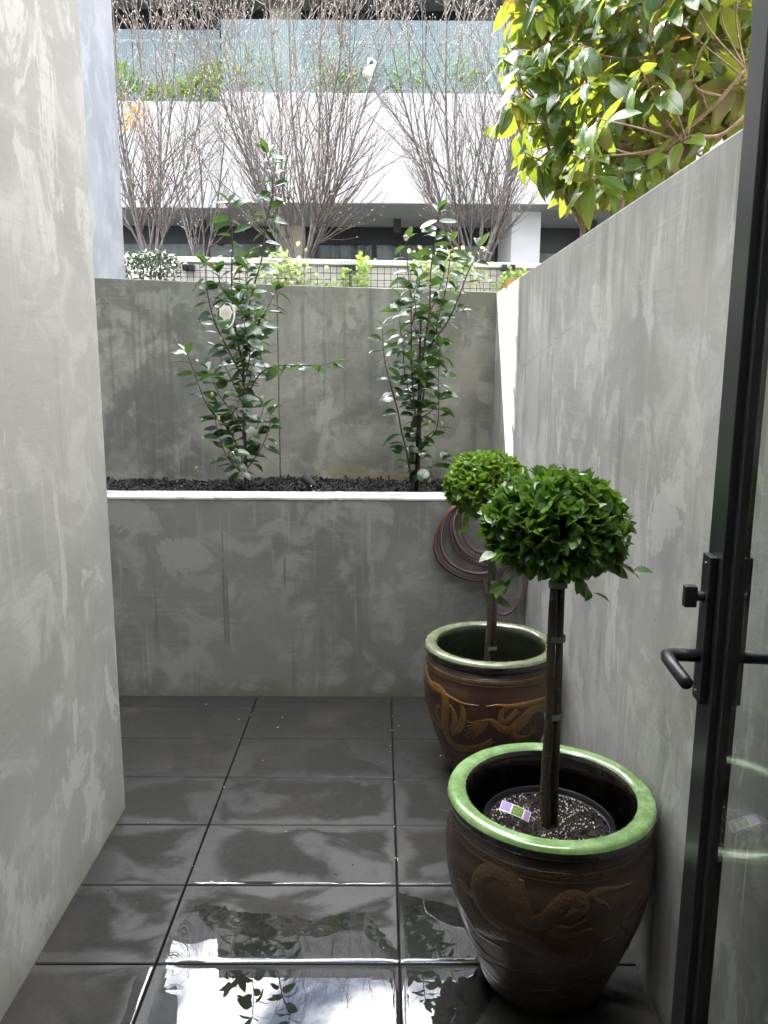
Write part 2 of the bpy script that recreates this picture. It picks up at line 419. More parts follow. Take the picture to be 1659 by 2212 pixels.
# rusty rings left by drips
def _drips():
    m = None
    for (qx, qy, r) in ((656,1722,.020),(642,1712,.014),(619,1722,.012),(686,1752,.017),(585,1709,.014),(745,1779,.018),(580,1723,.010),(787,1697,.010),(884,1697,.014),(714,1770,.012),(560,1732,.010),(890,1800,.020),(677,1771,.018),(806,1694,.012)):
        q = PZ(qx, qy, 0)
        v = k.n.new('ShaderNodeVectorMath'); v.operation = 'DISTANCE'; k.lk(p, v.inputs[0]); v.inputs[1].default_value = q
        d = k.math('ADD', v.outputs['Value'], k.math('MULTIPLY', k.math('SUBTRACT', med, .5), .016))
        b = k.rng(d, r*1.15, r*.55)
        m = b if m is None else k.math('MAXIMUM', m, b)
    return m
dm = _drips()
c = k.mix(k.math('MULTIPLY', dm, .5), c, (.05,.03,.014))
c = k.mix(k.math('MULTIPLY', k.rng(big, .5, .7), .3), c, (.075,.068,.056))
rough = k.mix(sheen, (.75,.75,.75), (.27,.27,.27))
rough = k.mix(k.rng(k.noise(k.mapping(p, (3, 14, 1), rot=(0,0,.5)), 4, 4, .7, 2.0), .4, .7, 0, .3), rough, (.5,.5,.5))
M_tile = k.done(k.bsdf(c, rough, k.bump(k.math('ADD', fine, k.math('MULTIPLY', med, .6)), .35, .0012), Specular_IOR_Level=k.math('ADD', .16, k.math('MULTIPLY', sheen, .45))))
def add_tile(m, x0, x1, y0, y1):
    b = .0022; zt = 0.0; zb = -.02
    dz = random.uniform(-.0006, .0004)
    zt += dz
    vs = [(x0,y0,zb),(x1,y0,zb),(x1,y1,zb),(x0,y1,zb),(x0,y0,zt-b),(x1,y0,zt-b),(x1,y1,zt-b),(x0,y1,zt-b),
          (x0+b,y0+b,zt),(x1-b,y0+b,zt),(x1-b,y1-b,zt),(x0+b,y1-b,zt)]
    m.add(vs, [(0,1,5,4),(1,2,6,5),(2,3,7,6),(3,0,4,7),(4,5,9,8),(5,6,10,9),(6,7,11,10),(7,4,8,11),(8,9,10,11)])
m = MB()
for i in range(-4, 1):
    for j in range(-10, 1):
        x0, x1 = JX+i*SX+GAP/2, JX+(i+1)*SX-GAP/2; y0, y1 = JY+j*SY+GAP/2, JY+(j+1)*SY-GAP/2
        x0 = max(x0, -2.1); x1 = min(x1, XR-.003); y1 = min(y1, YP-.002); y0 = max(y0, .25)
        if x1-x0 > .02 and y1-y0 > .02: add_tile(m, x0, x1, y0, y1)
tag(m.build('tile_floor', M_tile), kind='structure')

# standing water ------------------------------------------------------
k = NM('rain_water')
t_ = k.n.new('ShaderNodeBsdfTransparent'); t_.inputs[0].default_value = (.80,.80,.80,1)
gl = k.n.new('ShaderNodeBsdfGlossy'); gl.inputs['Roughness'].default_value = 0.004
nb = k.bump(k.noise(k.pos(), 9, 2), .02, .002); k.lk(nb, gl.inputs['Normal'])
fr = k.n.new('ShaderNodeFresnel'); fr.inputs['IOR'].default_value = 1.75
M_water = k.done(k.shader_mix(k.math('MULTIPLY', fr.outputs[0], 1.15, clamp=True), t_.outputs[0], gl.outputs[0]))
def puddle(name, x0, x1, y0, y1, fn, step=.006, h=.0026, edge=.018):
    nx, ny = int((x1-x0)/step)+1, int((y1-y0)/step)+1
    idx = {}; m = MB(); vs = []
    def dist(x, y):
        return min(x-x0, x1-x, y-y0, y1-y, fn(x, y))
    for j in range(ny+1):
        for i in range(nx+1):
            x, y = x0+(x1-x0)*i/nx, y0+(y1-y0)*j/ny
            d = dist(x, y)
            if d > -step*.5:
                db = min(x-x0, x1-x, y-y0, y1-y); t = max(0, min(1, db/min(edge, .012))); t2 = max(0, min(1, fn(x, y)/(edge*5.5 if edge > .01 else edge)))
                z = .0006 + h*(.42 if edge > .01 else .8)*math.sqrt(max(0, 1-(1-t)**2))*(t2*t2*(3-2*t2))
                idx[i, j] = len(vs); vs.append((x, y, z))
    fs = []
    for j in range(ny):
        for i in range(nx):
            q = [(i,j),(i+1,j),(i+1,j+1),(i,j+1)]
            if all(a in idx for a in q): fs.append(tuple(idx[a] for a in q))
    m.add(vs, fs)
    return tag(m.build(name, M_water, smooth=True), kind='structure')
nf = lambda x, y, s=1.0: mnoise.noise(Vector((x*s+3.3, y*s-1.2, .5)))
J = [JY-SY*i for i in range(12)]        # joint rows: J[4]=2.013, J[5]=1.711, J[6]=1.409
LX, RX_ = JX-SX+.004, JX-.004
def topedge(x, y):
    t = (x-LX)/(RX_-LX)
    lim = 1.905 + .018*math.sin(t*7+.5) + .02*nf(x, 0, 9) + .012*nf(x, y, 40)
    if t > .86: lim -= (t-.86)*1.1
    if t < .07: lim -= (.07-t)*1.6
    return min(lim-y, (x-LX) - .015 - .02*max(0, (1.8-y))*0)
puddle('puddle', LX, RX_, J[5]+.005, J[4]-.005, topedge)
puddle('puddle', LX, RX_, J[6]+.005, J[5]-.005, lambda x, y: x-LX-.012-.03*abs(math.sin((y-1.40)*9))*(1 if y > 1.62 else .4)-.004*nf(x, y, 30))
puddle('puddle', LX, RX_, J[7]+.005, J[6]-.005, lambda x, y: x-LX-.03)
puddle('puddle', JX+.004, JX+.36, J[6]+.005, J[5]-.005, lambda x, y: .30+.02*nf(x,y,6)+(y-1.71)*.75-(x-JX) )
puddle('puddle', JX+.004, JX+.38, J[5]+.005, J[4]-.005, lambda x, y: min(.37+.02*nf(x,y,6)-(x-JX), 1.985-(x-JX)*.35+.012*nf(x,y,25)-y))
puddle('puddle', LX+.01, RX_-.01, J[4]+.005, J[4]+.016, lambda x, y: .003+.004*nf(x, y, 14), .003, .0022, .006)
puddle('puddle', LX-.052, LX-.009, J[6]+.03, J[5]-.008, lambda x, y: x-(LX-.045)-(1.72-y)*.06+.006*nf(x, y, 20), .004, .002, .012)
puddle('puddle', JX+.01, JX+.3, J[4]+.005, J[4]+.011, lambda x, y: .003+.004*nf(x, y, 14), .003, .002, .006)

# ------------------------------------------------------------------ walls
def W(px, py, d): q = PD(px, py, d); return q
DK, BS, LT = (.16,.162,.148), (.225,.225,.208), (.36,.36,.345)
def pf(px, py): q = PD(px, py, YP); return q.x, q.z
blobs = []
lt2 = (.33,.335,.315)
for (px, py, rx, rz, amt, amp, edge) in ((400,1205,62,48,.75,.95,.12),(268,1112,52,38,.75,.9,.12),(332,1128,20,26,.6,.9,.12),(430,1255,40,20,.45,.9,.15),
        (541,1486,23,9,.95,.35,.08),(575,1488,12,5,.8,.5,.08),(821,1489,20,9,.95,.35,.08),(720,1105,10,26,.55,.7,.15),(648,1098,9,18,.5,.7,.15),
        (797,1170,5,70,.55,.5,.3),(803,1240,9,40,.4,.6,.2),(680,1120,14,14,.5,.9,.12),(620,1075,60,6,.5,.9,.15),(760,1090,18,8,.5,.9,.15),
        (500,1300,3,120,.0,.3,.3),(500,1278,10,10,.35,.9,.15),(560,1310,70,60,.12,.9,.3),(590,1210,4,30,.4,.6,.2),(470,1345,8,5,.5,.5,.1)):
    x, z = pf(px, py); x2, _ = pf(px+rx, py); _, z2 = pf(px, py-rz)
    blobs.append((x, z, abs(x2-x), abs(z2-z), lt2, amt, amp, edge))
for (px, py, rx, rz) in ((484,1300,3,130),(492,1340,3,90),(615,1235,3,40)):
    x, z = pf(px, py); x2, _ = pf(px+rx, py); _, z2 = pf(px, py-rz)
    blobs.append((x, z, abs(x2-x), abs(z2-z), (.10,.10,.095), .6, .5, .3))
M_pl = concrete('planter_render', (.175,.177,.162), BS, LT, flake=.25, streak=.7, seed=1, blobs=blobs, fl_lo=.60, zdark=.10)
m = MB(); m.box(-2.1, XR-.002, YP, YPB, -.05, .897)
pw = thing('planter_wall', (0, YP, 0), 'low grey rendered planter wall with pale flaking patches below the mulch bed', 'wall')
m.build('wall_face', M_pl, pw)
M_cap = concrete('planter_top_wet', (.36,.36,.34), (.52,.52,.50), (.76,.76,.73), flake=.95, streak=0, seed=6, fl_lo=.48, rough=.26, mott=.6)
m = MB(); m.box(-2.1, XR-.002, YP-.003, YPB+.001, .897, .910); m.build('coping', M_cap, pw, bevel=.003)

bl = []
def bf(px, py): q = PD(px, py, YB); return q.x, q.z
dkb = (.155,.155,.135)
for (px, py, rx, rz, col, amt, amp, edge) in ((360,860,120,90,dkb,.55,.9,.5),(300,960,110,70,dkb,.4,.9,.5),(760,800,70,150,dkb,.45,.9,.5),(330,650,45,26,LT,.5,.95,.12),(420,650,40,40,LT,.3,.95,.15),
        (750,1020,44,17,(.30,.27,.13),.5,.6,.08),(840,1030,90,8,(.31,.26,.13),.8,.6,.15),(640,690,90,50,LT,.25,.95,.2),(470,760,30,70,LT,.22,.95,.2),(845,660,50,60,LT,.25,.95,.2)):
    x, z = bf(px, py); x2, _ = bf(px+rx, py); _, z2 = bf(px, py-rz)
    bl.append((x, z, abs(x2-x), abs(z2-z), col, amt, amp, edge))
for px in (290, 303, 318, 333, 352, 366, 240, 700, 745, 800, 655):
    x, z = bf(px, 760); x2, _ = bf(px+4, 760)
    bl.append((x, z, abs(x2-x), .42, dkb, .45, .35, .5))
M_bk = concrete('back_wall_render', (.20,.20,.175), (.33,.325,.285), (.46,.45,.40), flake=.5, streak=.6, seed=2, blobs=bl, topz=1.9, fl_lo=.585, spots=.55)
bw = thing('back_wall', (0, YB, 0), 'grey rendered back wall with water drips and dark stains behind the two camellias', 'wall')
m = MB()
zl, zr = 1.965, 1.882; xs = -.585
def slab(m, x0, x1, y0, y1, z0, za, zb): m.hexa([(x0,y0,z0),(x1,y0,z0),(x1,y1,z0),(x0,y1,z0),(x0,y0,za),(x1,y0,zb),(x1,y1,zb),(x0,y1,za)])
zz = lambda x: zl+(zr-zl)*(x+2.1)/(XR+2.1)
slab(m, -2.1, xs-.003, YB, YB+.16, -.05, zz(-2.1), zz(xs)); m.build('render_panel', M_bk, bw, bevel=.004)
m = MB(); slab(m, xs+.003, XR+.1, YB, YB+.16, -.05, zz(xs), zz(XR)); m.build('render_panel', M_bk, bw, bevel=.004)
m = MB(); m.box(xs-.0029, xs+.0029, YB+.008, YB+.15, -.04, zz(xs)-.01); m.build('control_joint', simple('joint_mastic', (.20,.19,.15), .7), bw)

M_rt = concrete('right_wall_render', (.34,.335,.312), (.43,.425,.40), (.57,.57,.545), flake=.75, streak=1.05, seed=3, axis='y', topz=1.87, fl_lo=.56, warm=.4, zdark=.08, cracks=(((2.7, 1.60), (3.9, 1.43), .002),))
m = MB(); m.box(XR, XR+.16, .26, YB-.002, -.05, 1.88)
tag(m.build('side_wall', M_rt, bevel=.004), 'long pale grey rendered side wall running beside the two glazed pots', 'wall')
M_lf = concrete('left_wall_render', (.325,.322,.308), (.375,.372,.358), (.52,.52,.51), flake=.75, streak=.4, seed=4, axis='y', fl_lo=.565, warm=.25, zdark=.10)
m = MB(); m.box(XL-.2, XL, .26, YN, -.05, 4.1)
tag(m.build('wing_wall', M_lf, bevel=.004), 'tall mottled grey rendered wall filling the left side with a straight end corner', 'wall')
M_pt = concrete('party_wall_render', (.24,.262,.31), (.29,.31,.355), (.36,.38,.42), flake=.5, streak=.35, seed=5, axis='y', fl_lo=.55, warm=0)
m = MB(); m.box(-2.32, -2.1, .26, 6.66, -.05, 7.25)
tag(m.build('party_wall', M_pt), 'tall pale bluish rendered wall strip seen between the left wall and the hedge', 'wall')

m = MB(); m.box(3.95, 4.2, -4.0, 7.3, -.05, 9.3)  # added out of view: cuts sky light from the right, bounces sun back
tag(m.build('sky_block_wall', simple('sky_block_render', (.42,.41,.38), .8, .06, 2, .1)), 'tall unseen wall added far right beyond the magnolia to block sky light', 'wall')
# the house behind and around the camera
M_in = simple('interior_plaster', (.45,.44,.42), .8, .05, 4, .05)
h = thing('house', (0, -2, 0), 'grey rendered house wall with the wide doorway the garden is seen from', 'house')
m = MB(); m.box(-2.3, XL, .02, .255, -.05, 4.6); m.box(XR-.01, 3.2, .02, .255, -.05, 4.6); m.box(XL, XR-.01, .02, .255, 2.62, 4.6)
m.build('facade', M_lf, h)
m = MB(); m.box(-2.3, 3.2, -4.6, -4.5, -.05, 2.75); m.box(-2.3, -2.2, -4.5, .02, -.05, 2.75); m.box(3.1, 3.2, -4.5, .02, -.05, 2.75)
m.build('inner_wall', M_in, h)
m = MB(); m.box(-2.3, 3.2, -4.6, .018, 2.75, 4.6); m.build('roof', M_in, h)
m = MB(); m.box(-2.2, 3.1, -4.5, .25, -.05, .0); m.build('inner_floor', simple('timber_floor', (.16,.10,.06), .4, .2, 6, .1), h)

# ================================================================== PLANTER BED
k = NM('black_bark_mulch'); rnd = k.geo('Random Per Island')
c = k.mix(k.rng(rnd, 0, 1), (.002,.0025,.003), (.008,.009,.011)); c = k.mix(k.math('GREATER_THAN', rnd, .96), c, (.06,.045,.03))
M_mulch = k.done(k.bsdf(c, .7, k.bump(k.noise(k.mapping(k.pos(), (1,1,1)), 120, 4), .5, .002)))
def mz(x, y): return .812 + .028*nf(x, y, 2.3) + .018*nf(x, y, 7) + .006*(y-YPB)/(YB-YPB)
m = MB(); nx, ny = 90, 32
vs = [(-2.1+(XR-.003+2.1)*i/nx, YPB+.001+(YB-.002-YPB)*j/ny, mz(-2.1+(XR+2.1)*i/nx, YPB+(YB-YPB)*j/ny)-.012) for j in range(ny+1) for i in range(nx+1)]
m.add(vs, [(j*(nx+1)+i, j*(nx+1)+i+1, (j+1)*(nx+1)+i+1, (j+1)*(nx+1)+i) for j in range(ny) for i in range(nx)])
for q in range(12500):
    x, y = random.uniform(-1.75, XR-.03), YPB+.01+(YB-YPB-.02)*random.random()**.9
    L = random.uniform(.008, .032); w = random.uniform(.003, .007); t = random.uniform(.0012, .003)
    a = random.uniform(0, math.pi); tilt = random.gauss(0, .38)
    if random.random() < .02: tilt = random.uniform(.8, 1.4)
    dx = Vector((math.cos(a)*math.cos(tilt), math.sin(a)*math.cos(tilt), math.sin(tilt)))
    n_ = (Vector((0,0,1))-dx*dx.z+rv()*.4); n_ = (n_-dx*n_.dot(dx)).normalized(); s_ = n_.cross(dx)
    m.obox((x, y, mz(x, y)+random.uniform(-.006, .012)), dx*L, s_*w, n_*t)
tag(m.build('mulch', M_mulch), kind='stuff', label='black bark mulch filling the raised planter bed', cat='mulch')

# small litter on the tiles and on the mulch
random.seed(19); m = MB()
for i in range(70):
    x, y = random.uniform(-1.0, XR-.05), random.uniform(1.45, 3.3)
    if i % 3 == 0: x = random.choice((-.552, .052))+random.gauss(0, .006)
    d = rv(); d.z = 0; d.normalize(); s_ = Vector((-d.y, d.x, 0))
    m.obox((x, y, .0022), d*random.uniform(.0012,.005), s_*random.uniform(.0006,.0018), Vector((0,0,.0007)))
k = NM('litter'); rnd = k.geo('Random Per Island')
tag(m.build('litter', k.done(k.bsdf(k.mix(k.math('GREATER_THAN', rnd, .45), (.03,.024,.018), (.42,.40,.36)), .8))), kind='stuff', label='tiny specks of litter scattered over the wet tiles', cat='litter')
# spotlight ------------------------------------------------------------
S0 = PD(667, 1058, 3.66)
sp = thing('garden_spotlight', (S0.x, S0.y, S0.z-.03), 'small black adjustable spotlight poking out of the dark mulch', 'spotlight')
tip = PD(655, 1028, 3.66); tail = PD(672, 1046, 3.66)
ax = (tip-tail).normalized()
m = MB(); cpts = [(0.0,.012),(.002,.021),(.03,.024),(.072,.027)]
def rev(m, o, ax, prof, n=24, mi=0):
    u = Vector((0,1,0)); u = (u-ax*u.dot(ax)).normalized(); w = ax.cross(u); vs = []; fs = []
    for (r, t) in prof:
        for q in range(n):
            a = 2*math.pi*q/n; vs.append(o+ax*t+(u*math.cos(a)+w*math.sin(a))*r)
    for i in range(len(prof)-1):
        for q in range(n): fs.append((i*n+q, i*n+(q+1) % n, (i+1)*n+(q+1) % n, (i+1)*n+q))
    m.add(vs, fs, None, mi)
rev(m, tail-ax*.012, ax, [(0,0),(.019,.001),(.021,.006),(.0235,.068),(.0215,.068),(.020,.05),(0,.049)])
m.build('lamp_head', M_grey_metal, sp, auto=40)
m = MB(); rev(m, tail-ax*.012, ax, [(0,.0515),(.0198,.0515)]); m.build('lens', glass_mat('lens', (.5,.55,.6), 1.6, .1), sp)
m = MB(); pb = S0+Vector((.003,0,-.03)); m.tube([pb, pb+Vector((0,0,.045)), tail+Vector((.004,0,-.014))], [.010,.009,.008], 10)
m.build('bracket', M_grey_metal, sp, smooth=True)
m = MB()
cable = spline([tail+Vector((.012,.0,-.006)), tail+Vector((.022,0,-.026)), tail+Vector((.030,0,-.05)), tail+Vector((.03,.01,-.075))], 8)
m.tube(cable, [.0055 if i % 2 else .0068 for i in range(len(cable))], 8); m.build('cable_gland', M_black_metal, sp)
m = MB(); m.ball(tail+Vector((.002,-.022,-.006)), .0035); m.ball(S0+Vector((.024,-.02,-.003)), .0033); m.build('screw', simple('bright_steel', (.8,.8,.8), .25, Metallic=1.0), sp, smooth=True)

# ================================================================== CAMELLIAS
M_cam = leaf_mat('camellia_leaf', (.018,.05,.022), (.035,.085,.03), (.06,.12,.025), trans=(.16,.32,.04), tf=.25, rough=.2, under=(.07,.12,.05), spec=.75)
M_bud = simple('camellia_bud', (.35,.42,.16), .5, .2, 60, .1)
M_petal = simple('white_petal', (.85,.84,.76), .6, .05, 40, .1)
def camellia(label, base, trunk_d, stems, stake, seed, buds, flowers, dens=.0265, LL=.095):
    random.seed(seed)
    root = thing('camellia_shrub', base, label, 'shrub', None)
    st = MB(); lf = MB(); bd = MB()
    for si, (pts, r0, r1, leafy) in enumerate(stems):
        P3 = spline(pts, 8); n = len(P3)
        st.tube(P3, [r0+(r1-r0)*i/(n-1) for i in range(n)], 6)
        acc = 0; side = random.choice((-1, 1)); total = sum((P3[i+1]-P3[i]).length for i in range(n-1)); run = 0
        for i in range(1, n):
            seg = (P3[i]-P3[i-1]); acc += seg.length; run += seg.length
            if run < leafy*total: acc = min(acc, dens*.9); continue
            while acc >= dens:
                acc -= dens*random.uniform(.8, 1.2); side = -side
                t = seg.normalized(); a = random.uniform(-.9, .9)
                horiz = Vector((side*math.cos(a), math.sin(a)*1.0, 0))
                d = (horiz*1.0 + t*random.uniform(.15, .8) + Vector((0,0,random.uniform(-.75, .1)))).normalized()
                L = LL*random.uniform(.72, 1.15)
                pos = P3[i]-seg*random.random()
                st.tube([pos, pos+d*.008], .0011, 4)
                lf.leaf(pos+d*.007, d, Vector((random.uniform(-.7,.7), random.uniform(-1.0,.4), .8)), L, L*random.uniform(.48,.6), random.uniform(.05,.5), random.uniform(.05,.35), 6, .92, .01)
        t = (P3[-1]-P3[-2]).normalized()
        for q in range(random.choice((2, 3, 3))):
            a = random.uniform(0, 6.28); d = (t*.9+Vector((math.cos(a), math.sin(a), .1))*.8)
            lf.leaf(P3[-1], d, Vector((0,0,1)), LL*random.uniform(.7,1), LL*.42, random.uniform(.05,.3), .3, 6, 1.0, .008)
    st.build('stems', M_stem, root, smooth=True); lf.build('foliage', M_cam, root, smooth=True)
    for b in buds:
        m = MB(); m.ball(b, .0085, (.2,0,1), 1.45, 8, 6); m.leaf(Vector(b)-Vector((0,0,.008)), (.3,-.3,.9), (0,-1,.2), .016, .011); m.build('bud', M_bud, root, smooth=True)
    for b in flowers:
        m = MB()
        for q in range(18):
            v = rv(); v.z = abs(v.z)*.6+.1
            m.leaf(Vector(b), v+Vector((0,-.5,.0)), (0,0,1), .019, .014, -.35, -.4, 4)
        m.ball(b, .010); m.build('flower_bud', M_petal, root, smooth=True)
    if stake:
        m = MB(); m.tube([stake[0], stake[1]], .0055, 8); m.build('stake', M_black_metal, root, smooth=True)
    return root
D1 = 3.98
def c1(*pts): return [PD(x, y, D1+dd) for (x, y, dd) in pts]
zb = mz(-.7, D1)-.01
b1 = PD(532, 1052, D1); b1.z = zb
stems1 = [
 ([b1]+c1((530,980,0),(526,850,.0),(528,740,.02),(532,690,.02)), .0105, .006, .15),
 (c1((528,760,0),(530,700,.01),(548,620,.02),(565,560,.03),(575,480,.04),(590,405,.05),(576,332,.05)), .0065, .002, .05),
 (c1((527,800,0),(512,730,-.03),(503,660,-.04),(500,590,-.04),(502,510,-.05),(495,438,-.05)), .0055, .002, .05),
 (c1((530,1030,-.0),(490,985,-.05),(470,930,-.08),(463,892,-.09)), .004, .0016, .2),
 (c1((528,1000,0),(495,930,-.05),(450,880,-.08),(425,820,-.1),(405,765,-.12)), .005, .0016, .2),
 (c1((527,940,0),(500,890,.04),(472,850,.07),(452,800,.08)), .004, .0016, .2),
 (c1((527,880,0),(505,830,.05),(480,780,.08),(468,755,.08)), .004, .0016, .25),
 (c1((527,820,0),(490,750,-.08),(462,690,-.1),(446,620,-.12),(443,572,-.12)), .005, .0018, .15),
 (c1((531,1015,0),(560,975,.03),(580,930,.04),(584,895,.05)), .004, .0016, .1),
 (c1((530,960,0),(556,920,.06),(570,880,.08)), .003, .0014, .3),
 (c1((528,870,0),(556,815,-.05),(590,792,-.08),(650,790,-.1),(695,788,-.12),(724,782,-.12)), .004, .0014, .4),
 (c1((530,770,0),(548,720,-.06),(575,670,-.08),(597,628,-.1)), .004, .0016, .2),
 (c1((528,860,0),(545,800,.08),(556,740,.1),(560,700,.1)), .0035, .0016, .2),
 (c1((503,650,-.04),(478,620,-.1),(470,590,-.12)), .003, .0014, .1),
 (c1((528,720,0),(520,660,.08),(534,600,.1),(530,560,.1)), .0035, .0016, .1),
 (c1((527,830,0),(540,760,-.12),(528,700,-.15),(518,650,-.17)), .0035, .0016, .2),
 (c1((530,1035,0),(515,1010,-.12),(500,975,-.16)), .003, .0014, .2),
 (c1((528,930,0),(512,890,-.1),(520,850,-.14)), .003, .0014, .2),
]
def pz(px, py, d=D1): return PD(px, py, d)
camellia('taller camellia shrub with glossy dark leaves and an oval picture tag, left in the planter', b1, D1, stems1, None, 11,
    [pz(566,694,D1-.1), pz(574,688,D1-.1), pz(458,852,D1-.1), pz(477,733,D1-.1), pz(549,619,D1-.05), pz(566,860,D1-.1), pz(450,800,D1-.1), pz(472,905,D1-.1), pz(424,1012,D1-.05)], [pz(505,982,D1-.12)])
D2 = 4.0
def z4(x, y): return (1000+x/2.211)/1.507, (700+y/2.211)/1.507
def c2(*pts):
    o = []
    for (x, y, dd) in pts:
        a, b = z4(x, y); o.append(PD(a, b, D2+dd))
    return o
b2 = c2((795,1900,0))[0]; b2.z = mz(b2.x, D2)-.01
b2b = b2+Vector((-.02,0,0))
stems2 = [
 ([b2]+c2((808,1650,0),(812,1400,0),(822,1150,0),(850,900,0),(880,700,0),(890,400,.02),(925,150,.04),(945,-20,.05)), .0085, .002, .08),
 ([b2b]+c2((720,1730,-.03),(680,1560,-.05),(650,1400,-.06),(600,1220,-.08),(560,1060,-.1),(546,900,-.1),(541,800,-.1)), .005, .0016, .12),
 (c2((800,1560,0),(775,1400,-.05),(757,1200,-.07),(750,900,-.08),(746,620,-.08),(722,350,-.08),(715,190,-.08)), .005, .0017, .08),
 (c2((760,1400,.02),(705,1150,.05),(690,980,.06),(668,780,.06),(670,600,.06)), .004, .0016, .1),
 (c2((815,1430,.0),(860,1180,.05),(910,960,.07),(950,720,.08),(1000,520,.08),(1030,300,.08),(1040,190,.08)), .005, .0016, .1),
 (c2((830,1050,0),(900,920,-.05),(1010,770,-.08),(1090,590,-.1),(1150,430,-.1),(1210,310,-.1),(1240,230,-.1)), .005, .0016, .1),
 (c2((818,1690,0),(870,1630,-.05),(930,1540,-.08),(948,1400,-.1),(945,1150,-.1),(960,950,-.1)), .004, .0016, .15),
 (c2((820,1460,0),(880,1420,-.06),(935,1370,-.08),(950,1330,-.08)), .003, .0014, .2),
 (c2((880,700,0),(930,600,.06),(960,500,.08),(985,420,.08)), .003, .0014, .1),
 (c2((750,800,-.08),(780,680,-.12),(770,560,-.14),(800,450,-.15)), .003, .0014, .1),
 (c2((815,1250,0),(770,1130,-.1),(740,1050,-.12)), .003, .0014, .1),
 (c2((845,920,0),(800,860,.08),(770,780,.1),(790,640,.1)), .003, .0014, .1),
 (c2((800,1850,0),(860,1830,-.08),(930,1790,-.1),(980,1760,-.1)), .003, .0014, .3),
]
zf = lambda x, y, dd: c2((x, y, dd))[0]
camellia('slimmer camellia shrub with many upright stems tied near a black stake, right in the planter', b2, D2, stems2,
    (b2+Vector((-.012,-.02,0)), zf(818,745,-.02)), 23,
    [zf(882,1495,-.1), zf(968,1500,-.1), zf(878,1912,-.12), zf(1035,630,-.1)], [zf(828,1733,-.12), zf(710,170,-.1)])

# oval picture tag on the left camellia ------------------------------------
TG = PD(488, 682, D1-.25)
tg = thing('plant_tag', TG, 'oval picture tag of a white flower hanging on the left camellia', 'tag')
tw, th = .036, .050
def ell(m, c, a, b, y, n=40, rot=0):
    vs = [(c[0]+math.cos(rot)*a*math.cos(6.2832*i/n)-math.sin(rot)*b*math.sin(6.2832*i/n), y, c[1]+math.sin(rot)*a*math.cos(6.2832*i/n)+math.cos(rot)*b*math.sin(6.2832*i/n)) for i in range(n)]
    m.add(vs, [tuple(range(n))])
def plain(name, c, rough=.45, **kw):
    k = NM(name); return k.done(k.bsdf(c, rough, **kw))
T = lambda dx, dz: (TG.x+dx, TG.z+dz)
m = MB(); n = 40
for yy in (0, .0012):
    for i in range(n):
        a = 6.2832*i/n; m.v.append((TG.x+tw*math.cos(a)+.1*th*math.sin(a), TG.y+yy, TG.z+th*math.sin(a))); m.uv.append((0,0))
m.f = [tuple(range(n)), tuple(n+n-1-i for i in range(n))]+[(i, n+i, n+(i+1) % n, (i+1) % n) for i in range(n)]; m.mi = [0]*len(m.f)
m.build('card', plain('tag_white', (.82,.82,.80)), tg)
m = MB(); vs = []
for i in range(n):
    a = 6.2832*i/n; vs.append((TG.x-.003+(tw-.004)*math.cos(a)+.1*th*math.sin(a), TG.y-.0006, TG.z+(th-.001)*math.sin(a)))
m.add(vs, [tuple(range(n))])
k = NM('tag_leafy_print'); nn = k.noise(k.pos(), 60, 3)
zz_ = k.sep(k.pos())[2]
cc_ = k.mix(k.rng(nn, .4, .6), (.03,.05,.02), (.10,.16,.05)); cc_ = k.mix(k.rng(zz_, TG.z-.016, TG.z-.020), cc_, (.07,.17,.06))
m.build('printed_picture', k.done(k.bsdf(cc_, .35)), tg)
k = NM('tag_petal_print'); v = k.n.new('ShaderNodeVectorMath'); v.operation = 'DISTANCE'; k.lk(k.pos(), v.inputs[0]); v.inputs[1].default_value = (TG.x-.002, TG.y, TG.z+.010)
M_ptl = k.done(k.bsdf(k.mix(k.rng(v.outputs['Value'], 0, .03), (.55,.50,.36), (.74,.72,.66)), .35))
m = MB(); vs = []; n = 60
for i in range(n):
    a = 6.2832*i/n; r = .0255*(1+.07*math.cos(a*7)); vs.append((TG.x+.000+r*math.cos(a), TG.y-.0012, TG.z+.013+r*1.08*math.sin(a)))
m.add(vs, [tuple(range(n))])
for q in range(7):
    a0 = q*.9; m.add([(TG.x+math.cos(a0)*.006, TG.y-.0018, TG.z+.013+math.sin(a0)*.006), (TG.x+math.cos(a0-.25)*.021, TG.y-.0014, TG.z+.013+math.sin(a0-.25)*.021), (TG.x+math.cos(a0+.3)*.022, TG.y-.0022, TG.z+.013+math.sin(a0+.3)*.022)], [(0,1,2)])
m.build('printed_flower', M_ptl, tg)
m = MB(); ell(m, T(-.002,.009), .0052, .0075, TG.y-.0026, 20, -.6); m.build('printed_stamen', plain('tag_cream', (.66,.60,.42)), tg)
def text(name, body, size, loc, rot, mat, parent, align='CENTER', ext=.0003):
    cu = D.curves.new(name, 'FONT'); cu.body = body; cu.size = size; cu.align_x = align; cu.extrude = ext
    o = D.objects.new(name, cu); COL.objects.link(o)
    bpy.context.view_layer.update()
    me = D.meshes.new_from_object(o.evaluated_get(bpy.context.evaluated_depsgraph_get()))
    D.objects.remove(o); me.materials.clear(); me.materials.append(mat)
    o2 = D.objects.new(name, me); COL.objects.link(o2); o2.parent = parent
    o2.location = Vector(loc)-parent.location; o2.rotation_euler = rot
    return o2
M_wt = plain('tag_white_ink', (.85,.86,.82))
text('lettering', 'CAMELLIA', .0105, (TG.x-.006, TG.y-.0016, TG.z-.0215), (R(90), R(-9), 0), M_wt, tg)
m = MB()
for (dx, dz, w, hh) in ((.002,-.0385,.003,.004),(.0055,-.0375,.0035,.006),(.0085,-.038,.0025,.0045)):
    m.box(TG.x+dx-w/2, TG.x+dx+w/2, TG.y-.0018, TG.y-.0012, TG.z+dz-.001, TG.z+dz-.001+hh)
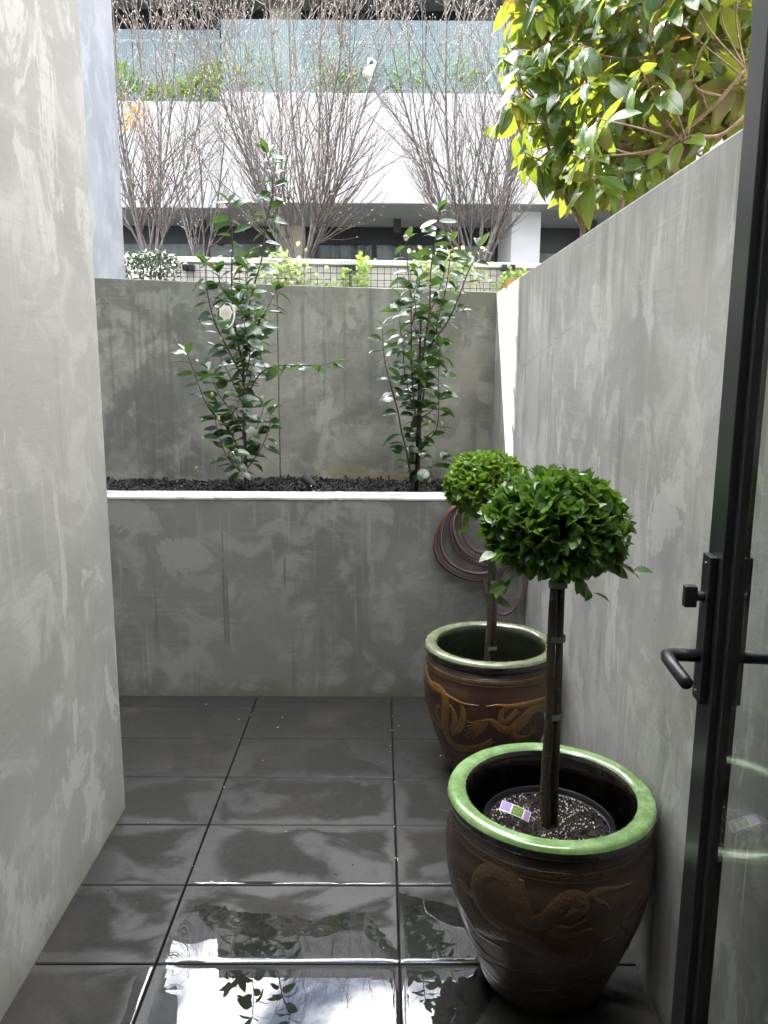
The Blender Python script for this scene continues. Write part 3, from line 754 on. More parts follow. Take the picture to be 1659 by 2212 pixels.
m.box(TG.x-.001, TG.x+.0105, TG.y-.0018, TG.y-.0012, TG.z-.0412, TG.z-.0400)
m.build('emblem', M_wt, tg)
m = MB(); m.tube(spline([TG+Vector((0,0,th-.003)), TG+Vector((.002,.02,th+.010)), TG+Vector((.004,.05,th+.018))], 5), .0012, 5); m.build('tie', M_black_metal, tg)
tg.scale = (1.2, 1.2, 1.2)
bpy.context.view_layer.update()

# ================================================================== GLAZED POTS
PROF = [(0,.022),(.134,.022),(.147,.026),(.154,.045),(.168,.08),(.186,.125),(.203,.172),(.218,.215),(.230,.262),(.2370,.305),(.240,.345),(.2375,.378),(.2315,.402),(.2325,.4045),(.2305,.408),
        (.226,.424),(.2270,.4265),(.2235,.430),(.219,.440),(.2215,.446),(.2300,.449),(.2365,.455),(.2385,.464),(.2375,.472)]
PROF = [(r, z*1.025) for r, z in PROF]
RIM = [(r, z*1.025) for r, z in [(.2375,.472),(.2340,.4795),(.2270,.4835),(.2150,.4845),(.2030,.4825),(.1955,.4775)]]
INNER = [(.1955,.4775),(.1915,.470),(.1890,.455),(.193,.44),(.20,.40),(.21,.345),(.205,.28),(.19,.2),(.16,.12),(.12,.06),(0,.05)]; INNER[:3] = [(.1955,.4775*1.025),(.1915,.482),(.1890,.466)]
def rz_(z):
    pr = [p for p in PROF if p[1] >= .026]
    if z <= pr[0][1]: return pr[0][0]
    for a, b in zip(pr, pr[1:]):
        if a[1] <= z <= b[1]: return a[0]+(b[0]-a[0])*(z-a[1])/max(1e-6, b[1]-a[1])
    return pr[-1][0]
def smoothprof(P, k=3):
    q = spline([(r, 0, z) for r, z in P], k); return [(max(0, v.x), v.z) for v in q]
def hit(px, py, c):
    v = ray(px, py); t = 0.5; last = None
    while t < 5:
        q = CO+v*t; rr = math.hypot(q.x-c[0], q.y-c[1]); z = q.z-c[2]
        if .02 < z < .48 and rr < rz_(z): break
        t += .002
    return math.atan2(q.y-c[1], q.x-c[0]), z
def sweep(m, c, pts, widths, h=.004, k=5, ribs=0):
    P = spline([Vector((t*.23, z, 0)) for t, z in pts], k); n = len(P)
    W_ = [widths[0]+(widths[1]-widths[0])*i/(n-1) if len(widths) == 2 else (widths[0]+(widths[1]-widths[0])*2*i/(n-1) if i < n/2 else widths[1]+(widths[2]-widths[1])*(2*i/(n-1)-1)) for i in range(n)]
    vs, fs, uvs = [], [], []; S = (-1, -.62, 0, .62, 1); Hh = (-.15, .75, 1, .75, -.15); L = 0
    for i, p in enumerate(P):
        t = (P[min(i+1, n-1)]-P[max(0, i-1)]).normalized(); nrm = Vector((-t.y, t.x, 0))
        if i: L += (P[i]-P[i-1]).length
        hh = h*(1+(.35 if ribs and i % 2 else 0))
        for s, g_ in zip(S, Hh):
            q = p+nrm*s*W_[i]*.5; th = q.x/.23; z = max(.03, min(.452, q.y)); rr = rz_(z)+g_*min(hh, W_[i]*.5)
            vs.append((c[0]+rr*math.cos(th), c[1]+rr*math.sin(th), c[2]+z)); uvs.append((s*.5+.5, L))
    for i in range(n-1):
        for j in range(4): fs.append((i*5+j, i*5+j+1, (i+1)*5+j+1, (i+1)*5+j))
    m.add(vs, fs, uvs)

def glaze(name, c1_, c2_, rough=.22, coat=.6, sc=12, bump=.15):
    k = NM(name); n = k.noise(k.pos(), sc, 6, .65, .5); f = k.noise(k.mapping(k.pos(), (1,1,6)), 40, 4, .6)
    c = k.mix(k.rng(n, .38, .62), c1_, c2_); c = k.mix(k.rng(f, .6, .7, 0, .5), c, tuple(v*.5 for v in c1_))
    return k.done(k.bsdf(c, k.rng(n, .3, .7, rough-.05, rough+.15), k.bump(k.math('ADD', f, n), bump, .002), Coat_Weight=coat, Coat_Roughness=.12))
def scales(name, c1_, c2_):
    k = NM(name); v = k.n.new('ShaderNodeTexVoronoi'); v.inputs['Scale'].default_value = 150; k.lk(k.pos(), v.inputs['Vector'])
    n = k.noise(k.pos(), 14, 4)
    c = k.mix(k.rng(v.outputs['Distance'], .2, .6), c1_, c2_); c = k.mix(k.rng(n, .4, .65), c, tuple(x*.65 for x in c1_))
    return k.done(k.bsdf(c, .35, k.bump(v.outputs['Distance'], .5, .002), Coat_Weight=.35, Coat_Roughness=.2))
def glaze_rim(name, a, b, edge):
    k = NM(name); n = k.noise(k.pos(), 22, 5, .65, .4); s = k.noise(k.pos(), 150, 3, .6)
    c = k.mix(k.rng(n, .4, .62), a, b); c = k.mix(k.rng(s, .62, .68, 0, .6), c, edge); c = k.mix(k.rng(k.noise(k.pos(), 60, 5, .7), .55, .75, 0, .5), c, tuple(v*.45 for v in a))
    return k.done(k.bsdf(c, .2, k.bump(n, .08, .002), Coat_Weight=.6, Coat_Roughness=.07))
M_soil = simple('potting_mix', (.018,.014,.011), .85, .5, 90, .9)
k = NM('potting_bits'); rnd = k.geo('Random Per Island'); M_bits = k.done(k.bsdf(k.mix(k.rng(rnd, .2, .9), (.012,.009,.007), (.075,.048,.032)), .8))
k = NM('perlite'); rnd = k.geo('Random Per Island'); M_perl = k.done(k.bsdf(k.mix(rnd, (.75,.70,.64), (.9,.88,.84)), .8))
def pot(c, label, body, dark_in, rimm, ochre, band, strokes, mirror, lip):
    t = thing('glazed_pot', c, label, 'pot', 'dragon pots along the side wall')
    n0 = len(PROF)
    m = MB(); m.lathe(PROF[:19]+[], c, 96); m.build('pot_body', body, t, auto=50)
    m = MB(); m.lathe(PROF[18:], c, 96); m.build('pot_lip', lip, t, auto=60)
    m = MB(); m.lathe(smoothprof(RIM), c, 96); m.build('rim', rimm, t, smooth=True)
    m = MB(); m.lathe(smoothprof(INNER, 2), c, 72); m.build('inner_glaze', dark_in, t, smooth=True)
    # ochre band with key pattern
    m = MB(); m.lathe([(rz_(.4205)+.0002,.4205),(rz_(.423)+.0022,.423),(rz_(.4325)+.0022,.4325),(rz_(.4345)+.0002,.4345)], c, 96); m.build('neck_band', band, t, auto=60)
    m = MB()
    N = 30; wdt = 2*math.pi/N
    for i in range(N):
        a = i*wdt
        for q in ([(0,0),(.9,0),(.9,.9),(.25,.9),(.25,.35),(.65,.35),(.65,.62)],):
            pts = [(a+wdt*.9*u, .4225+.0095*v) for u, v in q]
            for (t0, z0), (t1, z1) in zip(pts, pts[1:]):
                r0 = rz_((z0+z1)/2)+.0026
                A = Vector((c[0]+r0*math.cos(t0), c[1]+r0*math.sin(t0), c[2]+z0)); B = Vector((c[0]+r0*math.cos(t1), c[1]+r0*math.sin(t1), c[2]+z1))
                m.tube([A, B], .0010, 4, False)
    m.build('key_pattern', body, t)
    for rep in (0, math.pi):
        m = MB()
        for (pts, wd, h_, ribs) in strokes:
            sweep(m, c, [(th+rep, z) for th, z in pts], wd, h_*.36, 5, ribs)
        m.build('dragon_relief', ochre, t, smooth=True)
    m = MB()
    for q in range(7):                     # wave lines combed round the foot
        z0 = .075+q*.016
        for s_ in range(6):
            a0 = s_*1.047+q*.37; sweep(m, c, [(a0+u*.16, z0+.010*math.sin(u*1.3+q)) for u in range(6)], (.001,.0035,.001), .0013, 4)
    m.build('wave_relief', body, t, smooth=True)
    for q in range(3):
        a = q*2.094+3.4; m = MB(); m.box(c[0]+.11*math.cos(a)-.022, c[0]+.11*math.cos(a)+.022, c[1]+.11*math.sin(a)-.022, c[1]+.11*math.sin(a)+.022, .001, .024)
        m.build('pot_foot', M_black_metal, t, bevel=.004)
    return t
def soil_and_nursery(c, z, r, label, seed, vis=True):
    random.seed(seed)
    t = thing('nursery_pot', (c[0], c[1], c[2]+.06), label, 'plant pot')
    m = MB(); m.lathe([(.0,.065),(.115,.065),(r-.008,z-.004),(r+.004,z+.004),(r+.0045,z+.0115),(r+.001,z+.0135),(r-.0025,z+.011),(r-.006,z-.02),(0,z-.03)], c, 64)
    m.build('plastic_pot', simple('black_plastic', (.012,.013,.016), .28, .1, 60, .1), t, auto=50)
    m = MB(); rings, N = 14, 48; vs = [(c[0], c[1], c[2]+z-.004)]
    for i in range(1, rings+1):
        for q in range(N):
            a = 6.2832*q/N; rr = (r-.005)*i/rings; x, y = c[0]+rr*math.cos(a), c[1]+rr*math.sin(a)
            vs.append((x, y, c[2]+z-.006+.005*nf(x, y, 30)+.004*nf(x, y, 80)-(.004 if i == rings else 0)))
    fs = [(0, 1+q, 1+(q+1) % N) for q in range(N)]
    for i in range(rings-1):
        for q in range(N): fs.append((1+i*N+q, 1+(i+1)*N+q, 1+(i+1)*N+(q+1) % N, 1+i*N+(q+1) % N))
    m.add(vs, fs)
    so = m.build('potting_soil', M_soil, t, smooth=True)
    m = MB()
    for q in range(1500 if vis else 200):
        a, rr = random.uniform(0, 6.28), (r-.008)*math.sqrt(random.random()); x, y = c[0]+rr*math.cos(a), c[1]+rr*math.sin(a)
        d = rv(); s_ = d.orthogonal().normalized(); n_ = d.cross(s_)
        m.obox((x, y, c[2]+z-.003+random.uniform(-.002,.003)), d*random.uniform(.0015,.006), s_*random.uniform(.0008,.0022), n_*.0008)
    tag(m.build('bark_bits', M_bits, so), kind='stuff')
    m = MB()
    for q in range(900 if vis else 60):
        a, rr = random.uniform(0, 6.28), (r-.008)*math.sqrt(random.random()); x, y = c[0]+rr*math.cos(a), c[1]+rr*math.sin(a)
        if nf(x, y, 25) < -.12 or rr < .03 and random.random() < .7: continue
        m.octa((x, y, c[2]+z-.0015+random.uniform(-.002,.002)), random.uniform(.0008,.0027)*(1.3 if random.random() < .1 else 1), ax=rv())
    tag(m.build('perlite_granules', M_perl, so, smooth=False), kind='stuff')
    return t

def zA(x, y): return (1350+x/3.53)/1.507, (2050+y/3.53)/1.507
def zB(x, y): return (1430+x/2.074)/1.507, (2750+y/2.074)/1.507
CFAR = (.398, 2.685, 0.0); CNEAR = (.397, 1.676, 0.0)
kf = 1.9e-4*2.2*1.0
def strokes_from(lst, zc, c, px2m):
    out = []
    for (pts, wd, h_, ribs) in lst:
        out.append(([hit(*zc(x, y), c) for x, y in pts], tuple(w*px2m for w in wd), h_, ribs))
    return out
SA = [
 ([(190,625),(260,690),(340,740),(430,790),(530,840),(640,862),(740,872)], (62,30,3), .005, 1),
 ([(112,760),(135,670),(200,640),(290,680),(350,790),(352,950),(348,1100),(380,1230),(450,1320),(560,1365),(680,1365),(800,1325),(900,1270)], (52,78,46), .0055, 0),
 ([(300,890),(262,880),(252,950),(285,1040),(300,1130),(268,1160),(215,1110),(168,1020)], (30,40,14), .004, 0),
 ([(402,858),(440,930),(462,1030),(440,1130),(428,1180)], (20,50,30), .0045, 0),
 ([(532,865),(560,940),(545,1060),(500,1150),(430,1170)], (24,56,40), .0045, 0),
 ([(800,1055),(860,1045),(925,1080),(1000,1140),(1090,1150),(1180,1090),(1260,1010),(1340,930),(1430,890),(1500,930),(1530,1040),(1500,1150)], (34,86,50), .0055, 0),
 ([(1090,880),(1012,935),(988,1020),(1030,1060),(1110,1000),(1190,920)], (34,40,50), .004, 0),
 ([(1315,985),(1270,1070),(1200,1140),(1120,1185),(1170,1235),(1270,1230),(1345,1190),(1390,1090)], (44,40,16), .004, 0),
 ([(1350,1185),(1400,1150),(1430,1080)], (16,6), .003, 0), ([(1345,1190),(1340,1130),(1330,1070)], (14,4), .003, 0),
 ([(820,880),(950,866),(1070,880),(1200,872),(1330,850),(1450,820),(1550,788)], (3,46,64), .005, 1),
 ([(160,1010),(140,960),(170,900)], (12,4), .003, 0), ([(168,1020),(150,1000),(120,1000)], (10,3), .003, 0),
]
for i, e in enumerate(((600,1050),(580,1110),(565,1170),(560,1225),(610,1255),(660,1265),(710,1240),(760,1210),(800,1160))):
    a, b = e; SA.append(([(815+i*3,1055),(740+i*8,1045+i*12),((a+740)/2-14+i*6,(b+1060)/2+14),e], (22,12,3), .003, 0))
SB = [
 ([(430,560),(330,480),(265,380),(250,270),(310,190),(410,180),(500,250),(545,400),(590,500),(670,530),(760,480),(840,420)], (40,84,70), .006, 0),
 ([(320,160),(430,180),(570,250)], (34,30,10), .005, 1),
 ([(730,490),(820,400),(900,370),(955,400),(930,450),(850,500)], (60,90,40), .007, 0),
 ([(765,560),(880,560),(1000,500)], (34,22,8), .004, 0), ([(740,590),(880,612),(1032,566)], (30,26,10), .004, 0),
 ([(940,440),(1000,370),(1075,310),(1200,290),(1300,250)], (44,30,4), .005, 0), ([(1040,370),(1120,400),(1162,462)], (26,6), .004, 0),
 ([(240,540),(340,580),(440,600),(560,640),(660,700),(780,772),(900,790),(1000,755),(1030,680)], (70,86,10), .006, 0),
 ([(150,250),(185,300),(260,370)], (50,24), .005, 0), ([(150,250),(130,230)], (14,4), .004, 0),
 ([(130,370),(190,480),(260,590),(420,690)], (20,40,20), .004, 0),
 ([(1390,200),(1385,280),(1310,420),(1230,520),(1255,600)], (14,18,6), .004, 0), ([(1420,300),(1350,420),(1280,560)], (10,14,6), .004, 0),
 ([(1180,620),(1090,660),(1090,740),(1180,740)], (12,12,6), .003, 0),
]
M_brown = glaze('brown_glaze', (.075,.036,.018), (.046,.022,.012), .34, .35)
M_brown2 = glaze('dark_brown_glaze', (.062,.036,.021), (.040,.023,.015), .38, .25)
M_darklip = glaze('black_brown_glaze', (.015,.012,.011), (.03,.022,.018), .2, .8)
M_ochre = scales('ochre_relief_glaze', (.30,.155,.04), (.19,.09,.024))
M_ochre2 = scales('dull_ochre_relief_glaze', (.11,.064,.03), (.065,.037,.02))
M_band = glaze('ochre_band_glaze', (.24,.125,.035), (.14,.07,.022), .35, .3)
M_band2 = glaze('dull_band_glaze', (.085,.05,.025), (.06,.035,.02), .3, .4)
M_rimA = glaze_rim('celadon_rim_glaze', (.155,.175,.095), (.21,.235,.14), (.4,.4,.3))
M_rimB = glaze_rim('bright_green_rim_glaze', (.14,.26,.08), (.24,.38,.15), (.06,.07,.03))
pot(CFAR, 'brown glazed dragon pot with a dull olive rim standing by the planter wall', M_brown, glaze('olive_inner_glaze', (.05,.065,.035), (.035,.045,.026), .25, .4), M_rimA, M_ochre, M_band, strokes_from(SA, zA, CFAR, .00085*.92/1.0*.62), True, M_darklip)
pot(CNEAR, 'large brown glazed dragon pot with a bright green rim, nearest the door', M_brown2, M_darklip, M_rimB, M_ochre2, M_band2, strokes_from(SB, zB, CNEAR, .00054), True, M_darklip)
soil_and_nursery(CNEAR, .405, .147, 'black plastic nursery pot of soil with white perlite inside the nearer pot', 31)
soil_and_nursery(CFAR, .325, .135, 'black plastic nursery pot sunk inside the farther olive rimmed pot', 32, False)

# plant label card on the soil
LB = PZ(1113, 1752, .432)
lc = thing('plant_label', LB, 'small white and purple plant label lying on the potting soil', 'label')
u = (PZ(1146,1768,.412)-PZ(1083,1741,.430)).normalized(); w_ = Vector((.25,-.75,-.62)); w_ = (w_-u*w_.dot(u)).normalized(); nn_ = u.cross(w_)
if nn_.z < 0: nn_ = -nn_
def card(m, a0, a1, b0, b1, off, n=8):
    vs = []; fs = []
    for i in range(n+1):
        a = a0+(a1-a0)*i/n
        for b in (b0, b1):
            vs.append(LB+u*a+w_*b+nn_*(off+.004-14*a*a*.25))
    for i in range(n): fs.append((i*2, i*2+1, i*2+3, i*2+2))
    m.add(vs, fs)
m = MB(); card(m, -.036, .036, -.0125, .0125, 0); m.build('card', plain('label_white', (.85,.84,.86)), lc)
M_pur = plain('label_purple', (.42,.28,.62)); m = MB(); card(m, -.034, -.012, -.0115, .009, .0006); m.build('purple_print', M_pur, lc)
m = MB(); card(m, .022, .034, -.010, .0115, .0006); m.build('purple_print', M_pur, lc)
m = MB(); card(m, -.008, .018, -.0105, .0105, .0006); k = NM('label_leaf_print'); m.build('leaf_print', k.done(k.bsdf(k.mix(k.rng(k.noise(k.pos(), 300, 2), .4, .6), (.05,.16,.02), (.32,.48,.05)), .4)), lc)

# ================================================================== TOPIARY TREES
M_top = leaf_mat('topiary_leaf_dark', (.018,.058,.012), (.052,.125,.018), (.16,.30,.035), trans=(.22,.42,.03), tf=.25, rough=.24, rib=.35, spec=.7, brown=.02)
M_top2 = leaf_mat('topiary_leaf_light', (.048,.105,.018), (.10,.19,.028), (.21,.35,.055), trans=(.34,.55,.04), tf=.28, rough=.35, rib=.35, spec=.4)
M_tbark = bark('topiary_bark', (.035,.028,.018), (.085,.07,.045), 45)
M_cane = bark('stake_wood', (.06,.045,.035), (.10,.08,.06), 60)
M_tie = simple('grey_green_tie', (.16,.22,.19), .5, .1, 50, .05)
def topiary(c, zs, ztop, ctr, rad, mat, nleaf, L0, seed, label, ties, lean=0, stray=()):
    random.seed(seed)
    t = thing('topiary_tree', (c[0], c[1], zs), label, 'topiary')
    m = MB(); x0 = c[0]; y0 = c[1]
    P3 = [Vector((x0-.006+lean*0, y0, zs-.01)), Vector((x0-.007+lean*.4, y0+.002, zs+.13)), Vector((x0-.003+lean*.7, y0-.002, zs+.28)), Vector((x0-.005+lean*.9, y0, zs+.42)), Vector((x0-.003+lean, y0, ctr[2]))]
    q = spline(P3, 7); m.tube(q, [.0125-.004*i/len(q)+random.uniform(-.0007,.0007) for i in range(len(q))], 12)
    for i in range(5): 
        p = random.choice(q[1:-6]); m.octa(p+Vector((-.010, -.006, 0)), .005)
    m.build('trunk', M_tbark, t, smooth=True)
    m = MB(); m.tube([Vector((x0+.0145, y0+.004, zs-.01)), Vector((x0+.0125+lean, y0+.006, ctr[2]-rad[2]*.6))], .0085, 8); m.build('stake', M_cane, t, smooth=True)
    for z in ties:
        f = (z-zs)/(ctr[2]-zs); xx = x0+.004+lean*f; mm = MB(); vs = []
        n = 20
        for i in range(n):
            a = 6.2832*i/n
            for zz2 in (-.007, .007): vs.append((xx+  .0215*math.cos(a), y0+.003+.0150*math.sin(a), z+zz2))
        mm.add(vs, [(i*2, (i*2+2) % (2*n), (i*2+3) % (2*n), i*2+1) for i in range(n)]); mm.build('tie', M_tie, t, smooth=True)
    cx = Vector(ctr); tw_ = MB(); lf = MB()
    for i in range(70):
        v = rv(); v.z = v.z*.8+.1
        e = cx+Vector((v.x*rad[0], v.y*rad[1], v.z*rad[2]))*random.uniform(.6,.97)
        s0 = Vector((x0+lean, y0, cx.z-rad[2]*random.uniform(.35, .95)))
        mid = s0.lerp(e, .5)+Vector((0,0,-.012))+rv()*.012
        tw_.tube(spline([s0, mid, e], 4), [.003]*4+[.002]*4+[.0012], 4)
    tw_.build('twigs', M_tbark, t, smooth=True)
    cnt = 0
    while cnt < nleaf:
        v = rv()
        sh = 1.0 if random.random() < .55 else random.uniform(.5, .93)
        bump_ = 1+.10*nf(v.x*1.7+seed, v.y*1.7+v.z, 1.8)+.05*nf(v.x*5, v.z*5+v.y*3, 1)
        flat = 1.0 if v.z > -.2 else .86
        p = cx+Vector((v.x*rad[0], v.y*rad[1], v.z*rad[2]*flat))*sh*bump_
        if v.z < -.55 and random.random() < .45: continue
        out = Vector((v.x/rad[0], v.y/rad[1], v.z/rad[2])).normalized()
        d = (out*.6+Vector((0,0,.4))+rv()*.95).normalized()
        if v.z < -.3: d = (out*.8+rv()*.6+Vector((0,0,-.15))).normalized()
        up = (Vector((0,0,1))*.6-out*.2+rv()*.7)
        L = L0*random.uniform(.65, 1.2)
        lf.leaf(p-d*L*.35, d, up, L, L*random.uniform(.5,.66), random.uniform(-.1,.35), random.uniform(.1,.5), 5, .95, .02)
        cnt += 1
    for (p, d) in stray:
        p = Vector(p); d = Vector(d).normalized()
        L = .14; tw2 = MB()
        L = .075
        for i in range(5):
            q0 = p+d*L*i/5
            dd = (d*.9+rv()*.8).normalized(); lf.leaf(q0, dd, rv()+Vector((0,-.3,1)), L0*random.uniform(.8,1.1), L0*.6, .25, .3, 5, .95, .02)
    lf.build('foliage', mat, t, smooth=True)
    return t
topiary(CNEAR, .398, 1.25, (.386, 1.678, 1.115), (.142,.14,.112), M_top, 2300, .043, 41,
    'nearer ball topiary tree with glossy mid green leaves rising from the green rimmed pot', (.985, .86, .675), -.008,
    [((.285,1.62,1.03),(-.5,-.1,-.85)), ((.30,1.6,1.07),(-.9,-.2,.1)), ((.49,1.64,1.05),(.9,0,-.35)), ((.42,1.65,1.02),(.5,-.3,-.5))])
topiary(CFAR, .322, 1.2, (.360, 2.685, 1.058), (.132,.13,.112), M_top2, 1900, .036, 42,
    'farther ball topiary tree with lime green leaves in front of the coiled hose', (.715,.47), -.004,
    [((.30,2.6,.98),(-.2,0,-.7)), ((.36,2.6,.97),(.2,0,-.6))])

# ================================================================== HOSE
k = NM('striped_hose_rubber'); uv = k.n.new('ShaderNodeUVMap'); s = k.sep(uv.outputs[0])
u_ = s[0]; v_ = s[1]
red = (.12,.036,.028)
tri = k.math('ABSOLUTE', k.math('SUBTRACT', k.math('FRACT', k.math('MULTIPLY', u_, 2.0)), .5))
c = k.mix(k.rng(tri, .30, .32), red, (.25,.25,.27))
c = k.mix(k.rng(tri, .40, .42), c, (.02,.018,.018))
dash = k.math('GREATER_THAN', k.math('FRACT', k.math('MULTIPLY', v_, 110.0)), .5)
c = k.mix(k.math('MULTIPLY', k.rng(tri, .42, .44), dash), c, (.2,.18,.18))
M_hose = k.done(k.bsdf(c, .35, Specular_IOR_Level=.6))
hp = []
loops = [(1032,1168,92,86,.015),(1037,1160,88,78,.032),(1046,1148,72,72,.026),(1050,1138,68,72,.044),(1056,1128,58,68,.05),(1091,1236,46,90,.02)]
hook = PD(1045, 1078, YP-.02)
for li, (cx_, cy_, rx_, ry_, off) in enumerate(loops):
    N = 40
    nxt = loops[min(li+1, len(loops)-1)]
    for i in range(N):
        f = i/N; a = -math.pi/2 - 2*math.pi*f
        g_ = max(0, (f-.8)/.2)
        X, Y, rx2, ry2, of2 = [A+(B-A)*g_*g_*(3-2*g_) for A, B in zip((cx_, cy_, rx_, ry_, off), nxt)]
        wob = 2.6*math.sin(a*3+li*1.7)+1.5*math.sin(a*5+li)
        hp.append(PD(X+(rx2+wob)*math.cos(a), Y+(ry2+wob*.6)*math.sin(a), YP-of2-.010))
h = thing('garden_hose', (hook.x, YP-.03, hook.z-.1), 'coiled red brown striped garden hose hanging on the planter wall behind the pots', 'hose')
m = MB(); m.tube(hp, .0085, 12); m.build('hose_coil', M_hose, h, smooth=True)
m = MB(); m.tube(spline([Vector((hook.x,YP+.001,hook.z-.02)), Vector((hook.x,YP-.05,hook.z-.025)), Vector((hook.x,YP-.075,hook.z+.0))], 5), .005, 8)
m.box(hook.x-.03, hook.x+.03, YP-.006, YP-.0005, hook.z-.05, hook.z+.02); m.build('wall_hook', M_black_metal, h)

# ================================================================== DOOR
# hinged at the near end, opened along the right-hand wall
DH = Vector((.440, .27, 0)); DL = Vector((.5235, 1.215, 0))
dd = (DL-DH).normalized(); dn = Vector((-dd.y, dd.x, 0)); DLEN = (DL-DH).length   # dn points to the left, into the court
door = thing('glass_door', DH, 'open black framed glass door with lever handle along the right edge', 'door')
def DP(a, n, z): return DH+dd*a+dn*n+Vector((0,0,z))
def dbox(m, a0, a1, n0, n1, z0, z1):
    m.hexa([DP(a0,n0,z0),DP(a1,n0,z0),DP(a1,n1,z0),DP(a0,n1,z0),DP(a0,n0,z1),DP(a1,n0,z1),DP(a1,n1,z1),DP(a0,n1,z1)])
k = NM('satin_black_door_frame'); M_frame = k.done(k.bsdf((.022,.023,.026), .30, k.bump(k.noise(k.pos(), 500, 2), .04, .0005), Specular_IOR_Level=.6))
DT = .040; SW = .066
m = MB(); dbox(m, DLEN-SW, DLEN, -DT, 0, .03, 2.52); dbox(m, DLEN-SW-.016, DLEN-SW, -DT+.012, -.012, .10, 2.44); m.build('lock_stile', M_frame, door, bevel=.0015)
m = MB(); dbox(m, 0, SW, -DT, 0, .03, 2.52); m.build('hinge_stile', M_frame, door, bevel=.0015)
m = MB(); dbox(m, SW, DLEN-SW, -DT, 0, 2.44, 2.52); m.build('top_rail', M_frame, door, bevel=.0015)
m = MB(); dbox(m, SW, DLEN-SW, -DT, 0, .03, .12); m.build('bottom_rail', M_frame, door, bevel=.0015)
m = MB(); dbox(m, SW, DLEN-SW-.014, -DT/2-.004, -DT/2+.004, .10, 2.45); m.build('glass_pane', glass_mat('door_glass', (.93,.95,.94), 1.5, .0), door)
hz = 1.005; ha = DLEN-.030
m = MB(); dbox(m, ha-.019, ha+.019, 0.0005, .012, hz-.075, hz+.165); lp = m.build('lock_plate', M_black_metal, door, bevel=.0015)
m = MB(); dbox(m, ha-.019, ha+.019, -DT-.012, -DT-.0005, hz-.075, hz+.165); m.build('lock_plate', M_black_metal, door, bevel=.0015)
m = MB()
for z_ in (hz-.062, hz+.15): m.tube([DP(ha+.004,.012,z_), DP(ha+.004,.0135,z_)], .0038, 10)
m.build('screw', simple('dull_screw', (.3,.3,.3), .3, Metallic=1.0), lp)
for sgn, base in ((1, .010), (-1, -DT-.010)):
    m = MB()
    pth = [DP(ha,base,hz), DP(ha,base+sgn*.026,hz), DP(ha,base+sgn*.043,hz), DP(ha-.005,base+sgn*.0525,hz), DP(ha-.018,base+sgn*.055,hz), DP(ha-.118,base+sgn*.055,hz)]
    m.tube(pth, [.0105,.0105,.0105,.0108,.0102,.0098], 14); m.build('lever_handle', M_black_metal, door, smooth=True)
m = MB(); m.tube([DP(ha,.010,hz+.098), DP(ha,.026,hz+.098)], .008, 12); 
for q in (0,): m.obox(DP(ha,.033,hz+.098), dd*.008, dn*.010, Vector((0,0,.0175)))
m.build('thumb_turn', M_black_metal, door, bevel=.003)
m = MB(); m.box(XR-.05, XR-.012, .10, .24, 0, 2.6); m.box(XL+.002, XL+.04, .10, .24, 0, 2.6); m.box(XL+.04, XR-.05, .10, .24, 2.56, 2.6)
tag(m.build('door_frame', M_frame), 'black metal door frame lining the house doorway', 'door frame')

# ================================================================== MAGNOLIA
M_mag = leaf_mat('magnolia_leaf', (.030,.075,.028), (.055,.12,.03), (.05,.10,.03), trans=(.33,.41,.03), tf=.43, rough=.24, under=(.19,.13,.05), rib=.6, spec=.7, brown=.06)
M_mbark = bark('magnolia_bark', (.20,.13,.09), (.32,.22,.16), 25)
random.seed(77)
mg = thing('magnolia_tree', (1.05, 3.6, -.05), 'magnolia tree with large glossy green and brown backed leaves above the right wall', 'tree')
tk = MB(); nodes = []
def limb(pts, r0, r1):
    q = spline(pts, 7); n = len(q); tk.tube(q, [r0+(r1-r0)*i/(n-1) for i in range(n)], 8); nodes.extend((p, r0+(r1-r0)*i/(n-1)) for i, p in enumerate(q) if p.z > 1.95)
limb([Vector((1.12,3.62,-.05)), PD(1333,500,3.6), PD(1335,420,3.6), PD(1345,300,3.6), PD(1340,180,3.62), PD(1348,60,3.65), PD(1350,-80,3.65)], .034, .012)
limb([Vector((1.17,3.65,-.05)), PD(1362,440,3.65), PD(1370,380,3.66), PD(1430,250,3.5), PD(1500,150,3.4), PD(1540,0,3.3)], .02, .009)
limb([Vector((1.0,3.72,-.05)), PD(1258,500,3.75), PD(1232,430,3.75), PD(1205,385,3.74), PD(1180,300,3.7), PD(1160,220,3.7)], .013, .006)
limb([PD(1262,500,3.75), PD(1240,455,3.78), PD(1222,420,3.8), PD(1250,330,3.8), PD(1260,200,3.8)], .011, .006)
limb([Vector((1.2,3.3,-.05)), PD(1420,420,3.2), PD(1400,360,3.2), PD(1460,300,3.1), PD(1540,230,3.0), PD(1610,150,2.95)], .012, .006)
limb([PD(1345,320,3.6), PD(1400,200,3.4), PD(1440,90,3.3), PD(1460,-40,3.3)], .015, .008)
limb([PD(1342,250,3.6), PD(1280,170,3.7), PD(1210,100,3.7), PD(1150,30,3.7)], .014, .006)
limb([PD(1420,350,3.2), PD(1480,300,2.95), PD(1560,290,2.85), PD(1640,220,2.8)], .009, .005)
poly = [(1125,-160),(1760,-160),(1760,200),(1640,245),(1520,335),(1440,395),(1340,400),(1230,432),(1165,400),(1105,290),(1092,200),(1100,60)]
def inside(x, y, P):
    c = False
    for i in range(len(P)):
        (x1, y1), (x2, y2) = P[i], P[i-1]
        if (y1 > y) != (y2 > y) and x < (x2-x1)*(y-y1)/(y2-y1)+x1: c = not c
    return c
lf = MB(); nw = 0; centres = []
